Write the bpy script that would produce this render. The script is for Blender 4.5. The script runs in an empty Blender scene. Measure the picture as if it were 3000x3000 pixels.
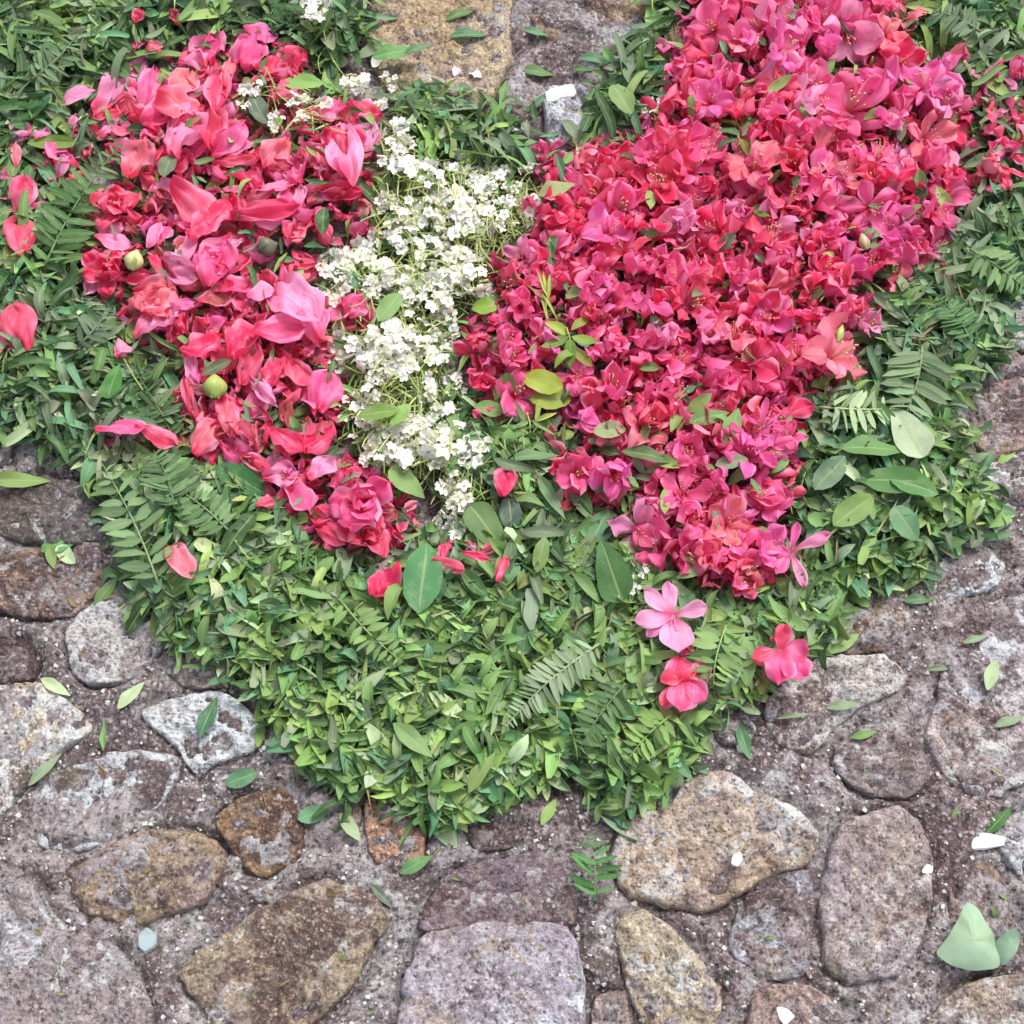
import bpy, math, random
import numpy as np
from mathutils import Vector, Matrix, Euler, noise

random.seed(7)
RNG = np.random.RandomState(7)
R = math.radians
sc = bpy.context.scene

# ------------------------------------------------------------------ camera
FOV, DIST, TILT = 38.0, 1.22, 24.0
cam = bpy.data.cameras.new("camera"); camo = bpy.data.objects.new("camera", cam)
sc.collection.objects.link(camo)
cam.sensor_width = cam.sensor_height = 36.0
cam.lens = 18.0 / math.tan(R(FOV / 2)); cam.clip_start = 0.01; cam.clip_end = 200
camo.location = (0, -DIST * math.sin(R(TILT)), DIST * math.cos(R(TILT)))
camo.rotation_euler = (R(TILT), 0, 0)
sc.camera = camo
bpy.context.view_layer.update()
CM = Euler((R(TILT), 0, 0)).to_matrix(); CP = Vector(camo.location); TF = math.tan(R(FOV / 2))

# ------------------------------------------------------------------ light
world = bpy.data.worlds.new("World"); sc.world = world; world.use_nodes = True
wn = world.node_tree.nodes; bg = wn["Background"]
sky = wn.new("ShaderNodeTexSky"); sky.sky_type = 'NISHITA'; sky.sun_disc = False
SUN_EL, SUN_AZ = 58.0, 35.0          # azimuth: clockwise from +Y (image top)
sky.sun_elevation = R(SUN_EL); sky.sun_rotation = R(SUN_AZ); sky.dust_density = 4.0; sky.ozone_density = 0.6
hsv = wn.new("ShaderNodeHueSaturation"); hsv.inputs['Saturation'].default_value = 0.30      # thin cloud: a nearly white sky
world.node_tree.links.new(sky.outputs[0], hsv.inputs['Color']); world.node_tree.links.new(hsv.outputs[0], bg.inputs[0]); bg.inputs[1].default_value = 0.14
sl = bpy.data.lights.new("sun", 'SUN'); sl.energy = 1.5; sl.angle = R(20); sl.color = (1.0, 0.955, 0.89)
so = bpy.data.objects.new("sun", sl); sc.collection.objects.link(so)
dv = Vector((math.sin(R(SUN_AZ)) * math.cos(R(SUN_EL)), math.cos(R(SUN_AZ)) * math.cos(R(SUN_EL)), math.sin(R(SUN_EL))))
so.rotation_euler = dv.to_track_quat('Z', 'Y').to_euler(); so.location = dv * 5
sc.view_settings.view_transform = 'Standard'; sc.view_settings.look = 'None'
sc.view_settings.exposure = 0.70; sc.view_settings.gamma = 1.0
sc.cycles.max_bounces = 6; sc.cycles.diffuse_bounces = 4; sc.cycles.transmission_bounces = 3

# ------------------------------------------------------------------ pixel <-> place
W = 1932.0
def P(vx, vy, z=0.0):
    d = CM @ Vector(((vx / W - .5) * 2 * TF, -(vy / W - .5) * 2 * TF, -1.0))
    t = (z - CP.z) / d.z
    return CP + d * t
def V(p):
    q = CM.transposed() @ (Vector(p) - CP)
    return ((q.x / -q.z / TF / 2 + .5) * W, (-q.y / -q.z / TF / 2 + .5) * W)
def S(vx, vy):                                   # metres per view pixel at a place
    return (P(vx + 5, vy) - P(vx - 5, vy)).length / 10

# ------------------------------------------------------------------ zones (view coordinates)
ZR = [[(1010,270),(1060,300),(1150,255),(1240,235),(1250,140),(1290,50),(1340,-30),(1450,-40),(1700,-40),(1715,60),(1785,130),(1815,220),(1830,330),(1800,430),(1740,470),(1690,535),(1640,590),(1610,690),(1580,730),(1525,730),(1515,850),(1495,940),(1450,975),(1490,1030),(1480,1090),(1410,1130),(1320,1110),(1240,1050),(1180,1000),(1185,955),(1140,960),(1080,960),(1040,890),(1040,850),(1090,800),(1000,760),(920,780),(890,720),(870,620),(930,560),(960,480),(1020,430)]]
ZL = [[(190,200),(240,150),(370,90),(480,70),(560,110),(600,170),(700,195),(705,330),(690,450),(620,480),(600,560),(690,560),(690,600),(630,650),(645,760),(640,850),(740,900),(785,960),(770,1030),(690,1050),(600,1020),(540,960),(430,870),(340,860),(330,700),(230,640),(200,560),(155,540),(165,420),(175,370),(235,340),(190,270)],
      [(30,280),(100,240),(190,240),(140,340),(60,400)], [(0,595),(50,600),(75,650),(60,690),(0,670)]]
ZW = [[(715,190),(760,230),(800,285),(930,320),(1005,320),(1030,440),(960,480),(905,560),(850,620),(845,700),(870,790),(935,830),(955,880),(930,945),(890,1015),(850,1010),(820,920),(690,880),(640,800),(655,700),(635,640),(600,560),(615,485),(700,460),(700,340)],
      [(450,150),(560,140),(690,160),(700,190),(600,190),(640,240),(500,250),(450,200)]]
ZGB = [[(160,860),(330,870),(430,880),(540,965),(600,1030),(690,1060),(790,1030),(960,960),(1040,900),(1080,970),(1170,1010),(1240,1060),(1330,1120),(1440,1120),(1510,1030),(1500,940),(1530,740),(1620,700),(1700,740),(1810,780),(1840,880),(1890,970),(1780,1030),(1730,1090),(1600,1110),(1570,1190),(1440,1290),(1350,1340),(1300,1440),(1200,1520),(1160,1540),(1100,1460),(1000,1480),(880,1540),(800,1550),(760,1500),(640,1490),(560,1420),(500,1330),(440,1250),(330,1210),(250,1110),(215,1000)]]
ZGB += [[(870,740),(940,760),(1010,770),(1060,830),(1040,900),(1000,960),(900,960),(870,860)]]
ZGL = [[(-60,-60),(600,-60),(690,-60),(690,60),(640,110),(570,120),(380,60),(260,130),(170,190),(180,250),(60,300),(160,400),(150,540),(210,580),(330,700),(330,860),(160,860),(100,840),(20,810),(-60,790)],
       [(760,170),(860,190),(960,230),(1000,300),(930,320),(800,280)]]
ZGR = [[(1715,-60),(2000,-60),(2000,480),(1900,560),(1900,620),(1870,690),(1800,760),(1620,700),(1640,600),(1690,535),(1760,500),(1830,400),(1820,220),(1790,110),(1715,60)],
       [(1240,-40),(1340,-40),(1260,60),(1240,200),(1150,250),(1105,270),(1118,190),(1170,110),(1230,60)]]
def inpoly(x, y, poly):
    c = False; j = len(poly) - 1
    for i in range(len(poly)):
        xi, yi = poly[i]; xj, yj = poly[j]
        if (yi > y) != (yj > y) and x < (xj - xi) * (y - yi) / (yj - yi) + xi: c = not c
        j = i
    return c
def pdist(x, y, poly):
    p = np.array(poly, float); q = np.roll(p, -1, 0); e = q - p; w = np.array([x, y]) - p
    t = np.clip((w * e).sum(1) / ((e * e).sum(1) + 1e-9), 0, 1)
    return float(np.sqrt((((p + e * t[:, None]) - (x, y)) ** 2).sum(1)).min())
def within(x, y, zs): return any(inpoly(x, y, z) for z in zs)
def depth(x, y, zs):                              # how far inside, view px
    return max([pdist(x, y, z) for z in zs if inpoly(x, y, z)] or [0])
def bounds(zs):
    a = np.array([p for z in zs for p in z]); return a.min(0), a.max(0)
HOLES = [(1385,120,24),(1595,140,34),(1640,165,26),(1395,268,36),(1715,135,26),(1500,25,22),(1600,30,22),(1040,605,26),(1075,650,32),(1180,925,34),(1215,885,26),(1140,845,26),(1085,820,30),(1025,840,26),(1300,800,20),(1250,835,22),
         (1640,440,26),(1470,330,18),(1230,160,0),(1560,395,20),(1385,430,16),(1130,350,18),(1440,690,16),(1290,745,24),(1460,880,22),(1390,900,26),(1500,990,0),(1350,1130,0),(1240,640,14),(1700,250,16),(1740,360,18),(1260,470,18),(1000,745,0),
         (480,205,30),(545,262,24),(375,345,18),(430,405,16),(525,480,28),(590,460,24),(470,440,14),(385,560,16),(260,250,14),(310,130,16),(395,700,14),(560,800,18),(470,770,12),(620,700,16),(245,330,22),(430,60,0),(440,330,14),(600,290,12),(350,640,14),(520,680,14),(640,870,14)]
def scatter(zs, n, mind, avoid=(), tries=60):
    lo, hi = bounds(zs); pts = []; grid = {}
    k = 0
    while len(pts) < n and k < n * tries:
        k += 1
        x, y = random.uniform(lo[0], hi[0]), random.uniform(lo[1], hi[1])
        if not within(x, y, zs) or (avoid and any((x - a) ** 2 + (y - b) ** 2 < r * r for a, b, r in avoid)): continue
        g = (int(x // mind), int(y // mind)) if mind > 0 else None
        if mind > 0:
            ok = True
            for i in (-1, 0, 1):
                for j in (-1, 0, 1):
                    for q in grid.get((g[0] + i, g[1] + j), ()):
                        if (q[0] - x) ** 2 + (q[1] - y) ** 2 < mind * mind: ok = False
            if not ok: continue
            grid.setdefault(g, []).append((x, y))
        pts.append((x, y))
    return pts
ALLG = ZGB + ZGL + ZGR
def pile(x, y):                                   # height of the heap in metres
    h = 0.0
    dg = depth(x, y, ALLG + ZR + ZL + ZW)
    h = 0.005 + 0.016 * min(1, dg / 60.0)
    d = depth(x, y, ZR + ZL + ZW)
    if d > 0: h += 0.004 * min(1, d / 50)
    n = noise.noise(Vector((x / 110.0, y / 110.0, 3.0)))
    return h * (1 + 0.35 * n)

# ------------------------------------------------------------------ helpers
col = sc.collection
def tag(o, label=None, cat=None, group=None, kind=None):
    if label: o['label'] = label
    if cat: o['category'] = cat
    if group: o['group'] = group
    if kind: o['kind'] = kind
    return o
def mesh(name, vs, fs, uv=None, smooth=True, mat=None):
    m = bpy.data.meshes.new(name); m.from_pydata([tuple(v) for v in vs], [], fs); m.update()
    if smooth: m.polygons.foreach_set('use_smooth', [True] * len(m.polygons))
    if uv is not None:
        ul = m.uv_layers.new(name='UVMap')
        li = np.empty(len(m.loops), int); m.loops.foreach_get('vertex_index', li)
        ul.data.foreach_set('uv', np.asarray(uv, float)[li].ravel())
    if mat: m.materials.append(mat)
    return m
def ob(name, data, parent=None, color=None, M=None):
    o = bpy.data.objects.new(name, data); col.objects.link(o)
    if parent is not None: o.parent = parent
    if color is not None: o.color = (*color[:3], color[3] if len(color) > 3 else 1.0)
    if M is not None: o.matrix_local = M
    return o
def grid(nu, nv, f):
    vs, uv, fs = [], [], []
    for j in range(nv + 1):
        for i in range(nu + 1):
            u, v = -1 + 2 * i / nu, j / nv
            vs.append(f(u, v)); uv.append(((u + 1) / 2, v))
    for j in range(nv):
        for i in range(nu):
            a = j * (nu + 1) + i; fs.append((a, a + 1, a + nu + 2, a + nu + 1))
    return vs, fs, uv
def tube(pts, r0, r1, n=5):
    vs, fs, uv = [], [], []
    for k, p in enumerate(pts):
        p = Vector(p); q = Vector(pts[min(k + 1, len(pts) - 1)]) - Vector(pts[max(k - 1, 0)])
        z = q.normalized(); x = z.orthogonal().normalized(); y = z.cross(x)
        r = r0 + (r1 - r0) * k / (len(pts) - 1)
        for i in range(n):
            a = 2 * math.pi * i / n; vs.append(p + (x * math.cos(a) + y * math.sin(a)) * r); uv.append((i / n, k / (len(pts) - 1)))
    for k in range(len(pts) - 1):
        for i in range(n):
            a, b = k * n + i, k * n + (i + 1) % n; fs.append((a, b, b + n, a + n))
    fs.append(tuple(range(n))[::-1]); fs.append(tuple(range(len(vs) - n, len(vs))))
    return vs, fs, uv
def join(*parts):
    V_, F_, U_ = [], [], []
    for vs, fs, uv in parts:
        o = len(V_); V_ += [tuple(v) for v in vs]; U_ += list(uv); F_ += [tuple(i + o for i in f) for f in fs]
    return V_, F_, U_
def interp(x, xs, ys): return float(np.interp(x, xs, ys))
def trs(loc, rot, s):
    if not hasattr(s, '__len__'): s = (s, s, s)
    return Matrix.LocRotScale(Vector(loc), Euler(rot), Vector(s))

# ------------------------------------------------------------------ materials
class NT:
    def __init__(s, name):
        s.m = bpy.data.materials.new(name); s.m.use_nodes = True; s.t = s.m.node_tree
        s.b = s.t.nodes["Principled BSDF"]; s.out = s.t.nodes["Material Output"]
    def n(s, t, **k):
        x = s.t.nodes.new(t)
        for a, v in k.items(): setattr(x, a, v)
        return x
    def l(s, a, b): s.t.links.new(a, b)
    def mix(s, f, a, b, mode='MIX'):
        x = s.n('ShaderNodeMix', data_type='RGBA', blend_type=mode)
        for i, v in ((0, f), (6, a), (7, b)):
            if hasattr(v, 'is_linked') or hasattr(v, 'links'): s.l(v, x.inputs[i])
            else: x.inputs[i].default_value = v if i == 0 else (*v[:3], 1)
        return x.outputs[2]
    def math(s, op, a, b=0.0, clamp=False):
        x = s.n('ShaderNodeMath', operation=op, use_clamp=clamp)
        for i, v in ((0, a), (1, b)):
            if hasattr(v, 'links'): s.l(v, x.inputs[i])
            else: x.inputs[i].default_value = v
        return x.outputs[0]
    def ramp(s, f, lo, hi, a=0.0, b=1.0):
        x = s.n('ShaderNodeMapRange'); x.interpolation_type = 'SMOOTHSTEP'
        x.inputs[1].default_value = lo; x.inputs[2].default_value = hi; x.inputs[3].default_value = a; x.inputs[4].default_value = b
        s.l(f, x.inputs[0]); return x.outputs[0]
    def noise(s, vec, scale, det=3, rough=.55, dist=0):
        x = s.n('ShaderNodeTexNoise'); x.inputs['Scale'].default_value = scale; x.inputs['Detail'].default_value = det
        x.inputs['Roughness'].default_value = rough; x.inputs['Distortion'].default_value = dist
        s.l(vec, x.inputs['Vector']); return x.outputs['Fac']
def tint_source(t, attr):
    if attr:
        a = t.n('ShaderNodeAttribute', attribute_name='tint'); c = a.outputs['Color']
        g = t.n('ShaderNodeNewGeometry'); r = g.outputs['Random Per Island']
    else:
        o = t.n('ShaderNodeObjectInfo'); c = o.outputs['Color']; r = o.outputs['Random']
    return c, r
def thin(t, colr, trans=0.3, rough=0.5, spec=0.4, bump=None, bs=0.3):
    t.l(colr, t.b.inputs['Base Color']); t.b.inputs['Roughness'].default_value = rough
    t.b.inputs['Specular IOR Level'].default_value = spec
    tr = t.n('ShaderNodeBsdfTranslucent'); t.l(colr, tr.inputs[0])
    mx = t.n('ShaderNodeMixShader'); mx.inputs[0].default_value = trans
    t.l(t.b.outputs[0], mx.inputs[1]); t.l(tr.outputs[0], mx.inputs[2]); t.l(mx.outputs[0], t.out.inputs[0])
    if bump is not None:
        b = t.n('ShaderNodeBump'); b.inputs['Strength'].default_value = bs; b.inputs['Distance'].default_value = 0.0006
        t.l(bump, b.inputs['Height']); t.l(b.outputs[0], t.b.inputs['Normal'])
def uvxy(t):
    u = t.n('ShaderNodeUVMap'); s = t.n('ShaderNodeSeparateXYZ'); t.l(u.outputs[0], s.inputs[0])
    return u.outputs[0], s.outputs[0], s.outputs[1]
def petal_mat(name, attr=False, pale=(0.99, 0.48, 0.73), deep=(0.82, 0.030, 0.13), palem=.68):
    t = NT(name); c, r = tint_source(t, attr); uv, x, y = uvxy(t)
    cen = t.math('ABSOLUTE', t.math('SUBTRACT', x, 0.5))
    mp = t.n('ShaderNodeVectorMath', operation='MULTIPLY_ADD'); t.l(uv, mp.inputs[0]); mp.inputs[1].default_value = (9, 1.4, 1)
    cr = t.n('ShaderNodeCombineXYZ'); 
    for i in range(3): t.l(t.math('MULTIPLY', r, 37.0), cr.inputs[i])
    t.l(cr.outputs[0], mp.inputs[2])
    vein = t.noise(mp.outputs[0], 2.2, 3, .6, .5)
    blot = t.noise(mp.outputs[0], .55, 2, .5)
    k = t.mix(t.ramp(vein, .35, .62, 0, .35), c, deep)
    k = t.mix(t.math('MULTIPLY', t.ramp(cen, .18, .5), t.ramp(blot, .3, .7, 0, palem)), k, pale)
    k = t.mix(t.math('MULTIPLY', t.ramp(y, .9, .3, 0, 1), t.ramp(blot, .45, .75, 0, palem * .8)), k, pale)  # pale highlight wash painted into the inner petal colour
    k = t.mix(t.ramp(y, .38, .05, 0, .75), k, deep)
    thin(t, k, .40, .42, .38, t.math('ADD', vein, t.math('MULTIPLY', blot, 2.0)), .6)
    return t.m
def leaf_mat(name, attr=False, rough=.58):
    t = NT(name); c, r = tint_source(t, attr); uv, x, y = uvxy(t)
    cen = t.math('ABSOLUTE', t.math('SUBTRACT', x, 0.5))
    cr = t.n('ShaderNodeCombineXYZ')
    for i in range(3): t.l(t.math('MULTIPLY', r, 53.0), cr.inputs[i])
    mp = t.n('ShaderNodeVectorMath', operation='MULTIPLY_ADD'); t.l(uv, mp.inputs[0]); mp.inputs[1].default_value = (2, 3, 1); t.l(cr.outputs[0], mp.inputs[2])
    n = t.noise(mp.outputs[0], 1.6, 4, .6)
    # side veins leaving the midrib
    w = t.math('SINE', t.math('MULTIPLY', t.math('SUBTRACT', y, t.math('MULTIPLY', cen, .5)), 75.0))
    k = t.mix(t.ramp(n, .3, .7, 0, .5), c, (.12, .19, .05), 'MULTIPLY')
    k = t.mix(t.ramp(n, .42, .75, 0, .45), c, (.26, .37, .18))
    hs = t.n('ShaderNodeHueSaturation'); t.l(k, hs.inputs['Color'])
    mr = t.n('ShaderNodeMapRange'); t.l(r, mr.inputs[0]); mr.inputs[3].default_value = .72; mr.inputs[4].default_value = 1.3
    t.l(mr.outputs[0], hs.inputs['Value'])
    k = t.mix(t.ramp(cen, .05, .015, 0, .55), hs.outputs[0], (.36, .45, .2))
    k = t.mix(t.ramp(w, .7, 1.0, 0, .05), k, (.3, .4, .2))
    k = t.mix(t.ramp(t.noise(mp.outputs[0], 3.2, 4, .7), .62, .74, 0, .45), k, (.30, .24, .09))
    thin(t, k, .25, rough, .32, t.math('ADD', t.math('MULTIPLY', w, .15), t.math('MULTIPLY', n, 3.0)), .35)
    return t.m
def simple(name, rough=.5, trans=0.0, deepen=.3, scale=300):
    t = NT(name); c, r = tint_source(t, False); g = t.n('ShaderNodeTexCoord')
    n = t.noise(g.outputs['Object'], scale, 3)
    k = t.mix(t.ramp(n, .35, .7, 0, deepen), c, (.25, .2, .08), 'MULTIPLY')
    if trans > 0: thin(t, k, trans, rough)
    else: t.l(k, t.b.inputs['Base Color']); t.b.inputs['Roughness'].default_value = rough
    return t.m
def stone_mat(name, mortar=False):
    t = NT(name)
    g = t.n('ShaderNodeTexCoord'); vec = g.outputs['Object']
    if mortar:
        rgb = t.n('ShaderNodeRGB'); rgb.outputs[0].default_value = (.38, .36, .37, 1); c = rgb.outputs[0]; al = None
        v = vec
    else:
        o = t.n('ShaderNodeObjectInfo'); c = o.outputs['Color']; al = o.outputs['Alpha']
        cr = t.n('ShaderNodeCombineXYZ')
        for i in range(3): t.l(t.math('MULTIPLY', o.outputs['Random'], 19.0 + i), cr.inputs[i])
        ad = t.n('ShaderNodeVectorMath', operation='ADD'); t.l(vec, ad.inputs[0]); t.l(cr.outputs[0], ad.inputs[1]); v = ad.outputs[0]
    wv = t.n('ShaderNodeTexNoise'); wv.inputs['Scale'].default_value = 40; t.l(v, wv.inputs['Vector'])
    rnd = t.math('MULTIPLY', t.math('SUBTRACT', t.n('ShaderNodeObjectInfo').outputs['Random'], .5), .16)
    big = t.math('ADD', t.noise(v, 13, 5, .68, .9), rnd); big2 = t.noise(v, 21, 5, .7, 1.2); mid = t.noise(v, 80, 5, .75); fine = t.noise(v, 290, 5, .8); lich = t.noise(v, 30, 7, .72, 1.0)
    tonal = t.noise(v, 8, 3, .5); pur = t.noise(v, 17, 5, .7, .5); med = t.noise(v, 130, 3, .7)
    k = t.mix(t.ramp(pur, .47, .62, 0, .5), c, (.30, .225, .27))
    k = t.mix(t.ramp(big2, .53, .63, 0, .6), k, (.40, .30, .185) if not mortar else (.20, .14, .125))
    pal = t.ramp(t.math('ADD', lich, t.math('MULTIPLY', t.math('SUBTRACT', al, .50), .34)), .49, .56, 0, .88) if al is not None else t.ramp(lich, .52, .60, 0, .5)
    k = t.mix(pal, k, (.62, .66, .71))
    k = t.mix(t.ramp(big, .52 if not mortar else .49, .60, 0, .85 if not mortar else .8), k, (.095, .052, .055))
    crk = t.math('ABSOLUTE', t.math('SUBTRACT', t.noise(v, 19, 4, .6, 1.5), .5))
    k = t.mix(t.math('MULTIPLY', t.ramp(crk, .008, .002, 0, .8), t.ramp(tonal, .50, .60)), k, (.05, .032, .032))
    k = t.mix(t.ramp(t.noise(v, 26, 4, .7, .4), .60, .68, 0, .5), k, (.13, .15, .07))
    k = t.mix(t.ramp(mid, .54, .64, 0, .5), k, (.09, .065, .075))
    k = t.mix(t.ramp(mid, .46, .36, 0, .35), k, t.mix(1.0, c, (1.9, 1.85, 1.85), 'MULTIPLY'))
    c2 = t.mix(.42, t.mix(1.0, c, (2.3, 2.2, 2.2), 'MULTIPLY'), (.60, .58, .60))
    # crystals and grit
    vo = t.n('ShaderNodeTexVoronoi'); vo.inputs['Scale'].default_value = 330 if not mortar else 260; t.l(v, vo.inputs['Vector'])
    sp = t.n('ShaderNodeSeparateColor'); t.l(vo.outputs['Color'], sp.inputs[0])
    g1 = .8 if not mortar else 1.0
    k = t.mix(t.math('MULTIPLY', t.ramp(sp.outputs[0], .72, .95), t.ramp(vo.outputs['Distance'], .6, .25, 0, .8 * g1)), k, c2 if not mortar else (.66, .64, .66))
    k = t.mix(t.math('MULTIPLY', t.ramp(sp.outputs[1], .62, .9), t.ramp(vo.outputs['Distance'], .7, .3, 0, .8 * g1)), k, (.045, .034, .042))
    k = t.mix(t.ramp(fine, .53, .66, 0, .62), k, c2); k = t.mix(t.ramp(fine, .47, .36, 0, .8), k, (.040, .030, .034))
    k = t.mix(t.ramp(med, .56, .68, 0, .35), k, c2); k = t.mix(t.ramp(med, .44, .34, 0, .5), k, (.06, .045, .05))
    k = t.mix(t.ramp(tonal, .40, .60, 0, .5), k, (.85, .72, .58) if not mortar else (.82, .68, .66), 'MULTIPLY')
    t.l(k, t.b.inputs['Base Color']); t.b.inputs['Roughness'].default_value = .82; t.b.inputs['Specular IOR Level'].default_value = .35
    h = t.math('ADD', t.math('MULTIPLY', fine, .8), t.math('ADD', t.math('MULTIPLY', mid, 1.3), t.math('MULTIPLY', vo.outputs['Distance'], .35)))
    b = t.n('ShaderNodeBump'); b.inputs['Strength'].default_value = .9; b.inputs['Distance'].default_value = .0045 if mortar else .0036
    t.l(h, b.inputs['Height']); t.l(b.outputs[0], t.b.inputs['Normal'])
    return t.m
M_AZ = petal_mat('azalea_petal'); M_AZS = petal_mat('azalea_petal_litter', True)
M_PALE = petal_mat('pale_petal', False, (.95, .62, .80), (.80, .06, .22), .6)
M_LEAF = leaf_mat('leaf'); M_LEAFS = leaf_mat('leaf_litter', True)
M_STONE = stone_mat('stone'); M_MORTAR = stone_mat('mortar', True)
M_STEM = simple('stem', .55); M_WHITE = simple('white_petal', .5, .25, .03); M_STAMEN = simple('stamen', .5, .15, .2)
M_CHIP = simple('pale_chip', .6, 0, .12, 120); M_BUD = simple('bud', .45, .1, .25, 90)

# ------------------------------------------------------------------ ground: mortar bed with stones
paving = bpy.data.objects.new('stone_paving', bpy.data.meshes.new('stone_paving')); col.objects.link(paving)
RINGS = []; SV, SF = [], []
def chaikin(p, n=2):
    for _ in range(n):
        q = []
        for i in range(len(p)):
            a, b = np.array(p[i]), np.array(p[(i + 1) % len(p)]); q += [a * .83 + b * .17, a * .17 + b * .83]
        p = q
    return p
def stone(poly, color, h=.014, lich=.2, rough=1.0, dome=.35, ledge=None):
    h *= .62
    pts = [P(x, y, h * .8) for x, y in chaikin([np.array(p, float) for p in poly])]
    A = np.array([(p.x, p.y) for p in pts]); c = A.mean(0)
    L = np.r_[0, np.cumsum(np.linalg.norm(np.diff(np.vstack([A, A[:1]]), axis=0), axis=1))]
    n = 120; tt = np.linspace(0, L[-1], n, endpoint=False); B = np.vstack([A, A[:1]])
    ring = np.stack([np.interp(tt, L, B[:, 0]), np.interp(tt, L, B[:, 1])], -1)
    sd = random.uniform(0, 90); vs = []
    for i, q in enumerate(ring):
        d = q - c; k = 1.015 + .10 * noise.noise(Vector((q[0] * 28, q[1] * 28, sd))) + .05 * noise.noise(Vector((q[0] * 90, q[1] * 90, sd))) + .02 * noise.noise(Vector((q[0] * 220, q[1] * 220, sd)))
        ring[i] = c + d * k
    RINGS.extend([tuple(q) for q in ring])
    prof = [(1.01, -.9), (1.008, -.2), (1.0, .3), (.992, .62), (.978, .82), (.95, .93), (.90, .98)] + [(.90 - .90 * j / 26, 1.0) for j in range(1, 27)]
    rad = float(np.linalg.norm(ring - c, axis=1).mean())
    for (f, hh) in prof[:-1]:
        for q in ring:
            x, y = c + (q - c) * f
            z = h * hh + (h * dome * (1 - f * f) if hh > .9 else 0)
            a = max(0, min(1, (hh + .3)))
            z += a * (noise.fractal(Vector((x * 22, y * 22, sd)), .8, 2, 4) * .0060 * rough + noise.fractal(Vector((x * 95, y * 95, sd)), .7, 2, 4) * .0036 * rough - abs(noise.noise(Vector((x * 38 + sd, y * 38, sd)))) * .005)
            e = 1 + .02 * noise.noise(Vector((x * 140, y * 140, z * 140 + sd)))
            if ledge and hh > .5:
                lx, ly, la, ld = ledge
                s_ = ((x - lx) * math.cos(la) + (y - ly) * math.sin(la)) + .006 * noise.noise(Vector((x * 40, y * 40, 2)))
                z += ld * max(-1, min(1, s_ / .003)) * .5
            vs.append((c[0] + (x - c[0]) * e, c[1] + (y - c[1]) * e, z))
    vs.append((c[0], c[1], h * (1 + dome) + noise.fractal(Vector((c[0] * 22, c[1] * 22, sd)), .8, 2, 4) * .0055 * rough))
    fs = []
    m = len(prof) - 1
    for j in range(m - 1):
        for i in range(n):
            a, b = j * n + i, j * n + (i + 1) % n; fs.append((a, b, b + n, a + n))
    for i in range(n): fs.append(((m - 1) * n + i, (m - 1) * n + (i + 1) % n, m * n))
    me = mesh('stone', vs, fs, None, True, M_STONE)
    SF.extend([tuple(i + len(SV) for i in f) for f in fs]); SV.extend(vs)
    area = 0.5 * sum(ring[i][0] * ring[(i + 1) % n][1] - ring[(i + 1) % n][0] * ring[i][1] for i in range(n))
    if area < 0: me.flip_normals()
    o = ob('stone', me, paving, (*_up(color), min(1, lich * 1.1 + .06)))
    return o
def _up(c): return tuple(min(.8, v * 1.3) for v in c)
TAN, BRN, GRY, PUR, DRK, PNK, BLU = (.36,.28,.19), (.20,.145,.085), (.25,.24,.25), (.25,.215,.245), (.10,.085,.085), (.33,.22,.175), (.36,.40,.44)
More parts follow.
